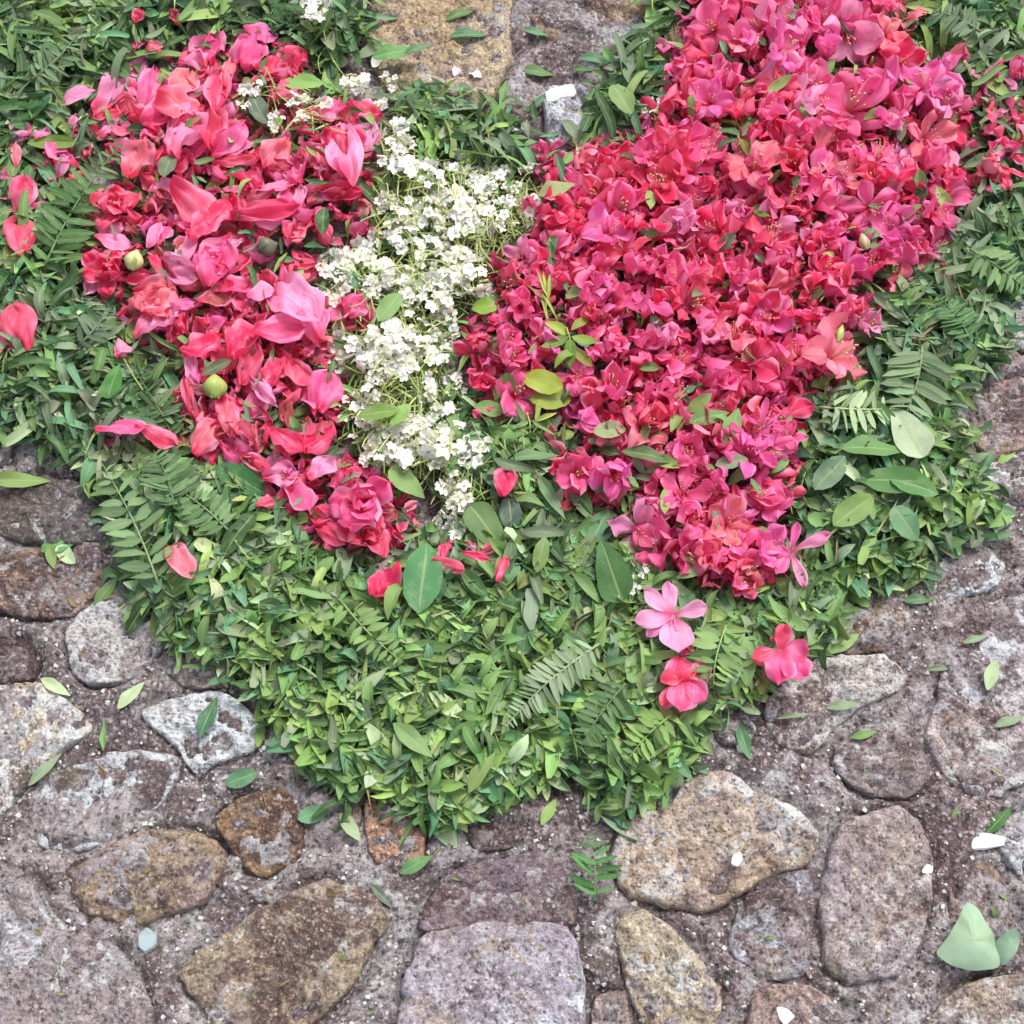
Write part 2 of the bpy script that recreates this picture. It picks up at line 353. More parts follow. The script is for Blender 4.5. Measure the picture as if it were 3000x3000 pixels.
STONES = [
 ([(690,-80),(960,-80),(965,100),(935,170),(880,205),(770,200),(720,160),(690,60)], (.36,.29,.19), .012, .15, .25),
 ([(985,-80),(1230,-80),(1225,30),(1190,95),(1100,95),(1010,60)], (.30,.22,.16), .010, .15, .25),
 ([(970,90),(1080,75),(1150,110),(1140,170),(1050,195),(960,250),(930,200)], (.21,.19,.21), .006, .3, .2),
 ([(1020,165),(1105,155),(1125,210),(1110,275),(1030,275)], (.30,.30,.36), .020, .5, .3),
 ([(10,905),(110,895),(200,930),(205,1010),(130,1030),(30,1020),(-40,980)], (.10,.09,.09), .012, .08, .3),
 ([(20,1040),(120,1035),(205,1020),(200,1090),(150,1160),(60,1165),(-40,1150),(-30,1060)], (.22,.155,.11), .009, .2, .25),
 ([(120,1190),(200,1120),(280,1130),(330,1190),(290,1240),(235,1290),(140,1285)], (.32,.31,.35), .011, .7, .3),
 ([(320,1190),(420,1180),(460,1240),(440,1295),(350,1295),(300,1250)], (.22,.18,.19), .007, .25, .2),
 ([(-60,1310),(60,1285),(130,1325),(175,1380),(110,1415),(45,1480),(5,1545),(-60,1560)], (.42,.35,.26), .014, .6, .3),
 ([(-50,1205),(40,1205),(72,1250),(55,1285),(-50,1290)], (.09,.085,.11), .008, .1, .4),
 ([(270,1332),(390,1300),(445,1308),(505,1370),(480,1412),(405,1440),(370,1468),(325,1400),(262,1352)], (.40,.45,.50), .012, .85, .2),
 ([(40,1520),(120,1455),(230,1410),(330,1428),(335,1470),(300,1520),(240,1555),(160,1605),(70,1600)], (.25,.24,.27), .006, .95, .2),
 ([(135,1640),(200,1600),(290,1560),(395,1570),(425,1615),(385,1700),(280,1745),(145,1730)], (.25,.185,.125), .012, .08, .3),
 ([(410,1545),(470,1495),(540,1480),(572,1555),(565,1620),(490,1660),(430,1610)], (.23,.16,.095), .010, .08, .25),
 ([(565,1470),(650,1470),(685,1530),(665,1590),(590,1600),(560,1540)], (.22,.18,.18), .006, .3, .2),
 ([(680,1505),(750,1478),(802,1555),(795,1640),(742,1685),(700,1625)], (.40,.25,.19), .010, .2, .3),
 ([(330,1832),(400,1765),(520,1692),(600,1655),(700,1680),(732,1728),(690,1820),(640,1890),(560,1960),(430,1960),(365,1890)], (.27,.215,.155), .016, .3, .35),
 ([(738,2000),(745,1890),(792,1752),(930,1738),(1088,1748),(1106,1900),(1098,2000)], (.31,.29,.335), .023, .25, .08),
 ([(800,1700),(830,1660),(900,1622),(1045,1600),(1076,1660),(1090,1758),(930,1752),(790,1758)], (.17,.135,.165), .015, .12, .1),
 ([(1145,1605),(1180,1545),(1265,1522),(1292,1462),(1362,1448),(1480,1520),(1552,1562),(1540,1625),(1430,1660),(1355,1722),(1250,1712),(1180,1690)], (.36,.30,.25), .016, .35, .3),
 ([(1395,1700),(1440,1655),(1525,1640),(1540,1740),(1515,1840),(1430,1850),(1370,1790)], (.23,.225,.25), .005, .35, .15),
 ([(1592,1542),(1680,1520),(1752,1545),(1762,1640),(1742,1760),(1700,1842),(1622,1872),(1560,1832),(1548,1710),(1572,1610)], (.30,.27,.29), .017, .25, .15),
 ([(1158,1742),(1210,1708),(1302,1780),(1372,1880),(1345,1970),(1230,1970),(1185,1860)], (.36,.31,.235), .013, .3, .3),
 ([(1395,1990),(1420,1880),(1450,1850),(1530,1860),(1600,1905),(1620,1990)], (.28,.20,.18), .011, .2, .3),
 ([(1735,1990),(1760,1905),(1830,1850),(2000,1820),(2000,1990)], (.32,.28,.27), .016, .35, .25),
 ([(1440,1335),(1480,1265),(1560,1240),(1680,1232),(1702,1300),(1600,1345),(1540,1420),(1460,1408)], (.42,.38,.36), .012, .8, .25),
 ([(1765,1160),(1850,1130),(2000,1110),(2000,1400),(1905,1515),(1800,1480),(1745,1400),(1775,1280)], (.34,.30,.33), .013, .5, .15),
 ([(1735,1095),(1790,1032),(1855,1020),(1902,1060),(1882,1112),(1780,1132)], (.42,.45,.49), .012, .85, .25),
 ([(1840,885),(1932,850),(2000,850),(2000,950),(1870,965)], (.36,.34,.38), .010, .7, .25),
 ([(1828,745),(1900,712),(2000,700),(2000,840),(1850,865)], (.26,.185,.16), .010, .15, .25),
 ([(1615,1110),(1690,1062),(1722,1150),(1700,1222),(1590,1232),(1560,1180)], (.28,.22,.18), .011, .3, .3),
 ([(1350,1360),(1400,1340),(1430,1375),(1405,1405),(1355,1400)], (.34,.37,.44), .008, .6, .3),
 ([(1570,1430),(1620,1370),(1710,1350),(1760,1440),(1730,1500),(1620,1500)], (.20,.17,.17), .006, .25, .15),
 ([(1870,1570),(1900,1540),(2000,1500),(2000,1680),(1920,1660)], (.32,.32,.34), .010, .6, .25),
 ([(1790,1640),(1870,1625),(1930,1700),(1900,1800),(1800,1740)], (.22,.165,.145), .007, .2, .2),
 ([(1860,580),(1932,545),(2000,570),(2000,670),(1880,640)], (.33,.33,.34), .010, .6, .3),
 ([(-60,1640),(60,1650),(110,1740),(240,1800),(300,1930),(240,2000),(-60,2000)], (.25,.24,.265), .005, .35, .15),
 ([(880,1560),(960,1545),(1010,1590),(900,1610)], (.24,.18,.18), .005, .3, .2),
 ([(1115,1880),(1180,1870),(1200,1990),(1115,1990)], (.24,.19,.18), .006, .2, .2),
 ([(-80,780),(0,770),(30,830),(0,880),(-80,870)], (.26,.24,.25), .008, .5, .3),
 ([(1200,1440),(1280,1400),(1300,1440),(1240,1490)], (.22,.17,.16), .007, .2, .3),
 ([(230,-30),(330,-50),(400,0),(330,70),(250,40)], (.33,.24,.16), .010, .2, .3),
 ([(80,700),(200,690),(240,770),(120,790)], (.2,.18,.17), .006, .3, .3), ([(1700,600),(1850,590),(1850,700),(1730,710)], (.22,.19,.18), .006, .3, .3)]
for k, s in enumerate(STONES):
    led = None
    stone(s[0], s[1], s[2], s[3], 1.0, s[4] if len(s) > 4 else .3, led)

from mathutils import kdtree
KD = kdtree.KDTree(len(RINGS))
for i_, q_ in enumerate(RINGS): KD.insert((q_[0], q_[1], 0), i_)
KD.balance()
def axis(lim, step, far):
    a = list(np.arange(-lim, lim + 1e-6, step)); o = lim; s = step
    ext = []
    while o < far: s *= 1.6; o += s; ext.append(o)
    return np.array([-e for e in ext[::-1]] + a + ext)
xs, ys = axis(.50, .0024, 9), axis(.54, .0024, 9)
X, Y = np.meshgrid(xs, ys)
def gz(x, y):
    r = max(abs(x), abs(y))
    f = 1 if r < .7 else 0.3
    tr = 0.0
    if r < .62:
        d = KD.find((x, y, 0))[2]
        if d < .03: tr = -.0072 * math.exp(-(d / .0042) ** 2) * max(0.15, min(1, .7 + 1.6 * noise.noise(Vector((x * 14, y * 14, 8))))) + .0035 * math.exp(-((d - .014) / .008) ** 2)
    return (.0035 + tr + noise.fractal(Vector((x * 13, y * 13, 1)), .7, 2, 3) * .0065 + noise.fractal(Vector((x * 60, y * 60, 5)), .6, 2, 3) * .0036 * f
            + (1 - min(1, noise.voronoi(Vector((x * 120, y * 120, .3)))[0][0] * 1.6)) * .0022 * f)
Z = [gz(x, y) for x, y in zip(X.ravel(), Y.ravel())]
nx, ny = len(xs), len(ys)
idx = np.arange(nx * ny).reshape(ny, nx)
fs = np.stack([idx[:-1, :-1], idx[:-1, 1:], idx[1:, 1:], idx[1:, :-1]], -1).reshape(-1, 4)
gm = mesh('stone_paving', np.stack([X.ravel(), Y.ravel(), Z], -1).tolist(), fs.tolist(), None, True, M_MORTAR)
paving.data = gm
tag(paving, 'rough grey brown mortar bed between the paving stones', None, None, 'structure')


from mathutils.bvhtree import BVHTree
BVH = BVHTree.FromPolygons(SV, SF)
def surf(vx, vy, lift=.002):
    p = P(vx, vy, .010)
    for _ in range(3):
        h = BVH.ray_cast(Vector((p.x, p.y, .2)), Vector((0, 0, -1)))[0]
        z = max(gz(p.x, p.y), h.z if h else -1) + lift; p = P(vx, vy, z)
    return z
# ------------------------------------------------------------------ templates
def leaf_tpl(L=1, Wd=.26, fold=.3, curl=.3, twist=.2, side=0.1, kind='lance', nu=2, nv=6, wave=0):
    prof = {'lance': ([0,.12,.35,.6,.85,1],[.10,.55,1,.88,.42,.02]), 'oval': ([0,.08,.25,.5,.75,.92,1],[.06,.5,.88,1,.8,.38,.04]),
            'blade': ([0,.2,.5,.8,1],[.55,.9,1,.7,.03]), 'torn': ([0,.1,.3,.6,.8,.9,1],[.5,.9,.8,1,.9,.45,.3]), 'heart': ([0,.04,.15,.35,.6,.85,1],[.25,.7,.98,1,.78,.35,.03])}[kind]
    ph = random.uniform(0, 6)
    def f(u, v):
        w = Wd * L * .5 * interp(v, *prof); x = u * w + side * L * math.sin(v * 2.2) * v
        z = -abs(u) * 0 + fold * w * (abs(u) ** 1.2) + curl * L * (-(v - .4) ** 2 + .1) + wave * w * math.sin(v * 9 + ph) * abs(u)
        z += twist * u * w * math.sin(v * 3 + ph)
        return (x, (v - .5) * L, z)
    return grid(nu, nv, f)
def petal_surface(a0, a1, L=1.0, Wd=.75, cup=.25, wave=.12, crump=.1, kind='az', nu=6, nv=7, root=.04):
    """points of one petal growing out of the flower axis; a0, a1 = climb angle at base and tip"""
    prof = {'az': ([0,.2,.45,.65,.82,.94,1],[.17,.36,.78,1,.9,.5,.08]), 'slim': ([0,.2,.5,.75,.92,1],[.14,.28,.62,.8,.5,.06]),
            'round': ([0,.15,.4,.65,.85,.96,1],[.22,.5,.9,1,.88,.5,.12])}[kind]
    sd = random.uniform(0, 99); path = [(root, 0.0)]
    N = 40
    for i in range(N):
        t_ = (i + .5) / N; a = R(a0 + (a1 - a0) * (t_ ** .8)); r, z = path[-1]
        path.append((r + math.cos(a) * L / N, z + math.sin(a) * L / N))
    def f(u, v):
        r, z = path[min(N, int(v * N))]; w = Wd * L * .5 * interp(v, *prof); a = R(a0 + (a1 - a0) * v ** .8)
        x = u * w; lift = cup * w * u * u + wave * L * .5 * math.sin(u * 4.2 + sd) * v * abs(u) + wave * .5 * L * math.sin(v * 8 + sd * 2) * abs(u) ** 2 * v
        lift += crump * L * noise.noise(Vector((u * 1.3 + sd, v * 2.5, sd))) * v
        # v-notch ripple along the rim
        r2 = r + .03 * L * noise.noise(Vector((u * 3 + sd, v * 3, 1))) * v
        return (x + .05 * L * noise.noise(Vector((v * 2, sd, u))) , r2 - math.sin(a) * lift, z + math.cos(a) * lift)
    return grid(nu, nv, f)
def loose_petal(Wd=.8, kind='round', bend=.5, cup=.5, crump=.18, nu=7, nv=8):
    sd = random.uniform(0, 99); prof = {'round': ([0,.12,.35,.6,.82,.95,1],[.22,.5,.88,1,.84,.48,.12]), 'az': ([0,.2,.45,.65,.85,1],[.2,.45,.85,1,.75,.08]),
                                       'long': ([0,.2,.5,.8,.95,1],[.3,.6,1,.8,.4,.08])}[kind]
    def f(u, v):
        w = Wd * .5 * interp(v, *prof)
        z = cup * w * (u * u - .4) + bend * (.12 - (v - .5) ** 2) + crump * noise.fractal(Vector((u * 1.1 + sd, v * 2.2, sd)), .9, 2, 2) + .07 * math.sin(v * 9 + sd) * abs(u) ** 2 + crump * .45 * noise.noise(Vector((u * 3.2 + sd, v * 4.5, sd))) + crump * .5 * abs(noise.noise(Vector((u * 1.8 + v * 1.5, v * .8 - sd, 4))))
        return (u * w * (1 + .3 * noise.noise(Vector((v * 3, sd, u * .8)))), v - .5 + .12 * noise.noise(Vector((u * 2, sd, 3))) * (.3 + v), z)
    return grid(nu, nv, f)
def bulk(name, tpls, mats4, tints, mat):
    vs, uv, ct, li, n0 = [], [], [], [], 0
    for (tp, M, tn) in zip(tpls, mats4, tints):
        v = tp[0] @ np.array(M)[:3, :3].T + np.array(M)[:3, 3]
        vs.append(v); uv.append(tp[2]); ct.append(np.repeat(np.array([[*tn, 1.0]]), len(v), 0)); li.append(tp[1] + n0); n0 += len(v)
    vs = np.concatenate(vs); uv = np.concatenate(uv); ct = np.concatenate(ct); fa = np.concatenate(li)
    m = bpy.data.meshes.new(name); m.vertices.add(len(vs)); m.vertices.foreach_set('co', vs.ravel())
    m.loops.add(fa.size); m.loops.foreach_set('vertex_index', fa.ravel().astype(np.int32))
    m.polygons.add(len(fa)); m.polygons.foreach_set('loop_start', (np.arange(len(fa)) * 4).astype(np.int32))
    m.polygons.foreach_set('use_smooth', [True] * len(fa))
    m.update(calc_edges=True)
    ul = m.uv_layers.new(name='UVMap'); ul.data.foreach_set('uv', uv[fa.ravel()].ravel())
    a = m.attributes.new('tint', 'FLOAT_COLOR', 'POINT'); a.data.foreach_set('color', ct.ravel())
    m.materials.append(mat); return ob(name, m)
def npt(t): return (np.array([tuple(v) for v in t[0]], float), np.array(t[1], int), np.array(t[2], float))
def jit(c, s=.25):
    k = random.uniform(1 - s, 1 + s); return tuple(max(0, min(1, x * k * random.uniform(1 - s * .35, 1 + s * .35))) for x in c)

LANCE = [leaf_tpl(1, random.uniform(.20, .34), random.uniform(.1, .8), random.uniform(-.8, 1.1), random.uniform(-.9, .9), random.uniform(-.2, .2), random.choice(('lance', 'lance', 'torn')), 3, 7, .25) for _ in range(16)]
OVAL = [leaf_tpl(1, random.uniform(.38, .5), random.uniform(.1, .5), random.uniform(-.4, .7), random.uniform(-.4, .4), random.uniform(-.1, .1), 'oval', 4, 7, .15) for _ in range(8)]
BLADE = [leaf_tpl(1, random.uniform(.11, .17), random.uniform(.2, .9), random.uniform(-.7, .9), random.uniform(-1, 1), random.uniform(-.4, .4), 'blade', 2, 7) for _ in range(14)]
LANCE_N, OVAL_N, BLADE_N = [[npt(t) for t in T] for T in (LANCE, OVAL, BLADE)]
LANCE_M, OVAL_M, BLADE_M = [[mesh('leaf', *t[:2], t[2], True, M_LEAF) for t in T] for T in (LANCE, OVAL, BLADE)]

G_MID, G_YEL, G_BLU, G_DRK, G_GRY, G_PAL = (.17,.31,.10), (.27,.41,.12), (.12,.28,.15), (.055,.13,.045), (.20,.265,.17), (.41,.52,.31)
def gpal(x, y):
    if within(x, y, ZGB):
        if x > 1500 and y < 950: w = (3, 2, 3, 4, 3, 1)
        elif x < 450: w = (4, 1, 4, 1, 2, 4)
        elif y > 1150: w = (6, 5, 2, 1, 1, 2)
        else: w = (5, 3, 3, 2, 2, 1)
    elif within(x, y, ZGR): w = (3, 1, 3, 4, 5, 1)
    elif x < 330 and y > 560: w = (1, .5, 3, 4, 6, 1)
    else: w = (3, 2.0, 3, 4, 4, 1)
    n = noise.noise(Vector((x / 75.0, y / 75.0, 11))); m = noise.noise(Vector((x / 60.0, y / 60.0, 31)))
    w = list(w); w[1] *= max(.2, 1 + 3.2 * n); w[5] *= max(.3, 1 + 2.5 * n); w[3] *= max(.2, 1 - 2.5 * n); w[2] *= max(.2, 1 + 2 * m); w[4] *= max(.2, 1 - 2 * m)
    return random.choices((G_MID, G_YEL, G_BLU, G_DRK, G_GRY, G_PAL), w)[0]

# ------------------------------------------------------------------ stuff: uncountable undergrowth of the carpet
def undergrowth():
    for name, zs, n, lab in (('leaf_litter', ZGB, 6500, 'crushed green leaflets heaped under the front rim of the flower carpet'),
                             ('grass_litter', ZGL + ZGR, 5200, 'dark narrow leaves and grass heaped behind and beside the flower carpet')):
        T, Ms, C = [], [], []
        for (x, y) in scatter(zs, n, 0):
            if random.random() < .5: x += random.gauss(0, 16); y += random.gauss(0, 16)
            if (x - 1062) ** 2 + (y - 205) ** 2 < 42 ** 2: continue
            h = pile(x, y); z = random.random() ** .6 * h + .012; p = P(x, y, z); s = S(x, y)
            gb = name == 'leaf_litter'
            r = random.random()
            if gb: T.append(random.choice(LANCE_N if r < .72 else BLADE_N if r < .86 else OVAL_N)); L = random.uniform(38, 92)
            else: T.append(random.choice(BLADE_N if r < .55 else LANCE_N if r < .88 else OVAL_N)); L = random.uniform(38, 98)
            if r >= (.86 if gb else .88): L *= .7
            Ms.append(trs(p, (random.gauss(0, .45), random.gauss(0, .5), random.uniform(0, 6.3)), (L * s * random.uniform(.75, 1.25), L * s, L * s)))
            C.append(jit(gpal(x, y), .35))
        tag(bulk(name, T, Ms, C, M_LEAFS), lab, None, None, 'stuff')
    # green bits under the white band and flowers
    T, Ms, C = [], [], []
    for (x, y) in scatter(ZW + ZR + ZL, 3000, 0):
        z = random.random() * .014 + .008; p = P(x, y, z); s = S(x, y)
        T.append(random.choice(BLADE_N + LANCE_N)); Ms.append(trs(p, (random.gauss(0, .5), random.gauss(0, .5), random.uniform(0, 6.3)), random.uniform(40, 75) * s))
        C.append(jit(random.choice((G_MID, G_YEL, G_DRK, G_DRK))))
    tag(bulk('green_litter', T, Ms, C, M_LEAFS), 'green stalks and leaf scraps showing through the blossoms', None, None, 'stuff')
    thin_b = [npt(leaf_tpl(1, .045, .6, random.uniform(-.5, .8), 0, random.uniform(-.3, .3), 'blade', 2, 6)) for _ in range(6)]
    T, Ms, C = [], [], []
    for (x, y) in scatter(ZW[:1] + [[(870,790),(1040,800),(1040,900),(960,960)]], 1300, 0) + scatter(ZW[1:], 60, 0):
        z = pile(x, y) + random.uniform(-.004, .014); p = P(x, y, z); s = S(x, y)
        T.append(random.choice(thin_b)); Ms.append(trs(p, (random.gauss(0, .35), random.gauss(0, .35), random.gauss(.2, .8) if random.random() < .6 else random.uniform(0, 6.3)), random.uniform(40, 85) * s))
        C.append(jit(random.choice(((.46,.52,.17), (.38,.48,.14), (.55,.56,.30), (.25,.38,.10)))))
    tag(bulk('stalk_litter', T, Ms, C, M_LEAFS), 'fine yellow-green stalks tangled under the white sprays', None, None, 'stuff')
    T, Ms, C = [], [], []
    for (x, y) in scatter(ALLG, 420, 0):
        z = pile(x, y) + random.uniform(.002, .013); p = P(x, y, z); s = S(x, y)
        T.append(random.choice(thin_b)); Ms.append(trs(p, (random.gauss(0, .25), random.gauss(0, .25), random.uniform(0, 6.3)), random.uniform(60, 130) * s))
        C.append(jit(random.choice(((.30,.38,.13), (.22,.30,.10), (.36,.40,.20), (.24,.17,.09)))))
    tag(bulk('stem_litter', T, Ms, C, M_LEAFS), 'bare stems and midribs mixed into the green clippings', None, None, 'stuff')
    # crushed petals that fill the gaps
    tp = [npt(loose_petal(random.uniform(.3, .8), 'az', random.uniform(-.5, 1.2), random.uniform(-.5, 1.1), .35, 4, 6)) for _ in range(16)]
    T, Ms, C = [], [], []
    for zs, n, lo, hi in ((ZR, 3800, 22, 48), (ZL, 1000, 22, 62)):
        for (x, y) in scatter(zs, n, 0, HOLES):
            if random.random() < .4: x += random.gauss(0, 9); y += random.gauss(0, 9)
            h = pile(x, y); z = .010 + random.random() ** .8 * (h + .001); p = P(x, y, z); s = S(x, y)
            T.append(random.choice(tp)); Ms.append(trs(p, (random.gauss(0, .75), random.gauss(0, .75), random.uniform(0, 6.3)), random.uniform(lo, hi) * s)); C.append(jit(flower_col(x, y, True), .2))
    tag(bulk('petal_litter', T, Ms, C, M_AZS), 'crushed pink and red petals filling the two lobes of the heart', None, None, 'stuff')
HOT, MAG, COR, CRI, LIT, SAL = (1.0,.155,.40), (.99,.19,.56), (1.0,.12,.22), (.92,.055,.17), (1.0,.42,.72), (1.0,.28,.34)
def flower_col(x, y, low=False):
    if within(x, y, ZL):
        if low and random.random() < .14: return (.42, .13, .08)
        w = (4, 1.5, 4, 6, 1.2, 3)
    elif low: w = (6, 3, 4, 4, 1, 1)
    elif x < 1280 and 250 < y < 520: w = (3, 1, 4, 6, .5, 1)
    elif y < 330: w = (7, 4, 2, 3, 2.5, 1)
    elif y > 980: w = (5, 3, 4, 1, 3, 3)
    else: w = (7, 4, 3, 3, 1.6, 1.5)
    return random.choices((HOT, MAG, COR, CRI, LIT, SAL), w)[0]
undergrowth()

# ------------------------------------------------------------------ labels
LM = [(1040,720,'the yellow-green leaf pair'), (1025,570,'the spiky yellow-green sprig'), (1440,800,'the curled magenta bloom'), (1355,785,'the pair of pointed green leaves'),
      (1265,1165,'the pale pink five-petalled azalea'), (1600,215,'the large open azalea with dark throat'), (1740,260,'the azalea showing cream stamens'), (1795,425,'the pale pink loose petal'),
      (1500,1060,'the pale starry azalea'), (1560,680,'the streaked coral azalea'), (1090,890,'the lone azalea by the lower leaves'), (1440,395,'the round yellow-green leaf'),
      (1390,265,'the dark green leaf clump'), (1055,180,'the grey stone with the white fleck'), (850,150,'the big sandy stone'), (830,410,'the thickest white blossom'),
      (225,165,'the big upright pink petal'), (330,240,'the broad folded pink petal'), (570,155,'the lime green leaf'), (650,280,'the tall pink petal'), (215,400,'the crinkled red bloom'),
      (190,310,'the dark fern frond'), (405,725,'the round green bud'), (690,960,'the largest rose pink bloom'), (560,590,'the shiny pink rounded petal'), (455,900,'the dark leaf under the petals'),
      (795,1085,'the upright broad leaf'), (920,990,'the broad leaf below the white band'), (250,960,'the pale leafy spray'), (345,1060,'the stray coral petal'), (1050,1290,'the pale fern frond'),
      (1650,845,'the pointed leaf pair'), (1700,820,'the pale upturned leaf'), (1745,700,'the fern frond tip'), (1475,1230,'the lone red azalea'), (1290,1290,'the drooping coral azalea'),
      (390,1380,'the blue-grey wedge stone'), (610,30,'the white sprig on a long stalk'), (1890,510,'the small fern at the edge'), (1160,1640,'the fern scrap in the mortar'),
      (730,1100,'the half buried rose petal'), (100,1090,'the brown mottled stone'), (40,630,'the coral bloom at the edge'), (1820,130,'the grey-green leaf mass'), (200,80,'the grassy corner'), (1330,1400,'the small bluish stone')]
USED = {}
def lab(base, x, y, skip=None):
    """a label that places one thing by the nearest things around it"""
    c = sorted(LM, key=lambda l: (l[0] - x) ** 2 + (l[1] - y) ** 2)
    c = [l for l in c if l[2] != skip][:6]
    def rel(l):
        dx, dy = x - l[0], y - l[1]; d = math.hypot(dx, dy)
        if d < 38: return 'touching'
        near = 'just ' if d < 95 else ''
        a = math.degrees(math.atan2(-dy, dx)) % 360; k = int(((a + 22.5) % 360) // 45)
        return near + ('right of', 'above and right of', 'above', 'above and left of', 'left of', 'below and left of', 'below', 'below and right of')[k]
    for l in c:
        s = f'{base} {rel(l)} {l[2]}'
        if s not in USED and len(s.split()) <= 16: USED[s] = 1; return s
    for l in c[:4]:
        for m in c[:4]:
            if m is l: continue
            s = f'{base} between {l[2]} and {m[2]}'
            if s not in USED and len(s.split()) <= 16: USED[s] = 1; return s
    for adj in ('small', 'large', 'tilted', 'half hidden', 'crumpled'):
        s = f'{adj} {base} {rel(c[0])} {c[0][2]}'
        if s not in USED and len(s.split()) <= 16: USED[s] = 1; return s
    return f'{base} {rel(c[0])} {c[0][2]}'
def cname(c):
    return {HOT: 'hot pink', MAG: 'magenta pink', COR: 'coral red', CRI: 'crimson', LIT: 'light pink', SAL: 'salmon red'}.get(c, 'pink')
def gname(c):
    return {G_MID: 'mid green', G_YEL: 'yellow-green', G_BLU: 'bluish green', G_DRK: 'dark green', G_GRY: 'grey-green', G_PAL: 'pale green'}.get(c, 'green')

# ------------------------------------------------------------------ azaleas
AZ = []
for k in range(14):
    a0, a1 = random.uniform(45, 75), (random.uniform(-25, 20) if k < 7 else random.uniform(20, 75))
    pet = [mesh('petal', *t[:2], t[2], True, M_AZ) for t in [petal_surface(a0, a1 + random.uniform(-15, 15), random.uniform(.8, 1.12), random.uniform(.5, .78), random.uniform(-.3, .5), random.uniform(.15, .38), random.uniform(.2, .55)) for _ in range(5)]]
    st = []
    for i in range(7):
        a = random.uniform(0, 6.3); l = random.uniform(.55, .85); sp = random.uniform(.05, .22)
        pts = [(0, 0, .05), (sp * .4 * math.cos(a), sp * .4 * math.sin(a), l * .5), (sp * math.cos(a) + .06, sp * math.sin(a), l)]
        st.append(tube(pts, .010, .008, 3)); st.append(tube([(pts[2][0] - .02, pts[2][1], l), (pts[2][0] + .03, pts[2][1], l + .02)], .022, .022, 4))
    j = join(*st); stm = mesh('stamens', *j[:2], j[2], True, M_STAMEN)
    cx = tube([(0, 0, -.32), (.02, 0, -.15), (0, 0, .03)], .028, .05, 6); cxm = mesh('calyx', *cx[:2], cx[2], True, M_STEM)
    AZ.append((pet, stm, cxm, a0))
AZ_PALE = []
def azalea(x, y, dia, color, tiltx, tilty, yaw, z=None, k=None, label=None, group='azalea blooms packed into the heart', pale=False, openness=None, cat='azalea flower'):
    s = dia * S(x, y) / 1.75
    if z is None: z = pile(x, y) + .006 + random.uniform(-.002, .005)
    k = random.randrange(len(AZ)) if k is None else k; tiltx += random.gauss(0, .12)
    pet, stm, cxm, a0 = AZ[k]
    root = bpy.data.objects.new('azalea_flower', None); root.empty_display_size = .01; col.objects.link(root)
    root.matrix_world = trs(P(x, y, z), (tiltx, tilty, yaw), s)
    for i in range(5):
        c = jit(color, .13)
        me = pet[i]
        if pale:
            me = PALEMAP.get(me.name)
            if me is None: me = pet[i].copy(); me.materials[0] = M_PALE; PALEMAP[pet[i].name] = me
        ob('petal', me, root, c, Matrix.Rotation(2 * math.pi * i / 5 + random.uniform(-.15, .15), 4, 'Z') @ Matrix.Rotation(random.gauss(0, .12), 4, 'X'))
    ob('stamens', stm, root, random.choice(((.85,.25,.3), (.8,.35,.3), (.75,.5,.3))))
    if abs(tiltx) + abs(tilty) > .7: ob('calyx', cxm, root, (.25, .35, .08))
    tag(root, label or lab(f'{cname(color)} azalea bloom', x, y), cat, group)
    return root
PALEMAP = {}
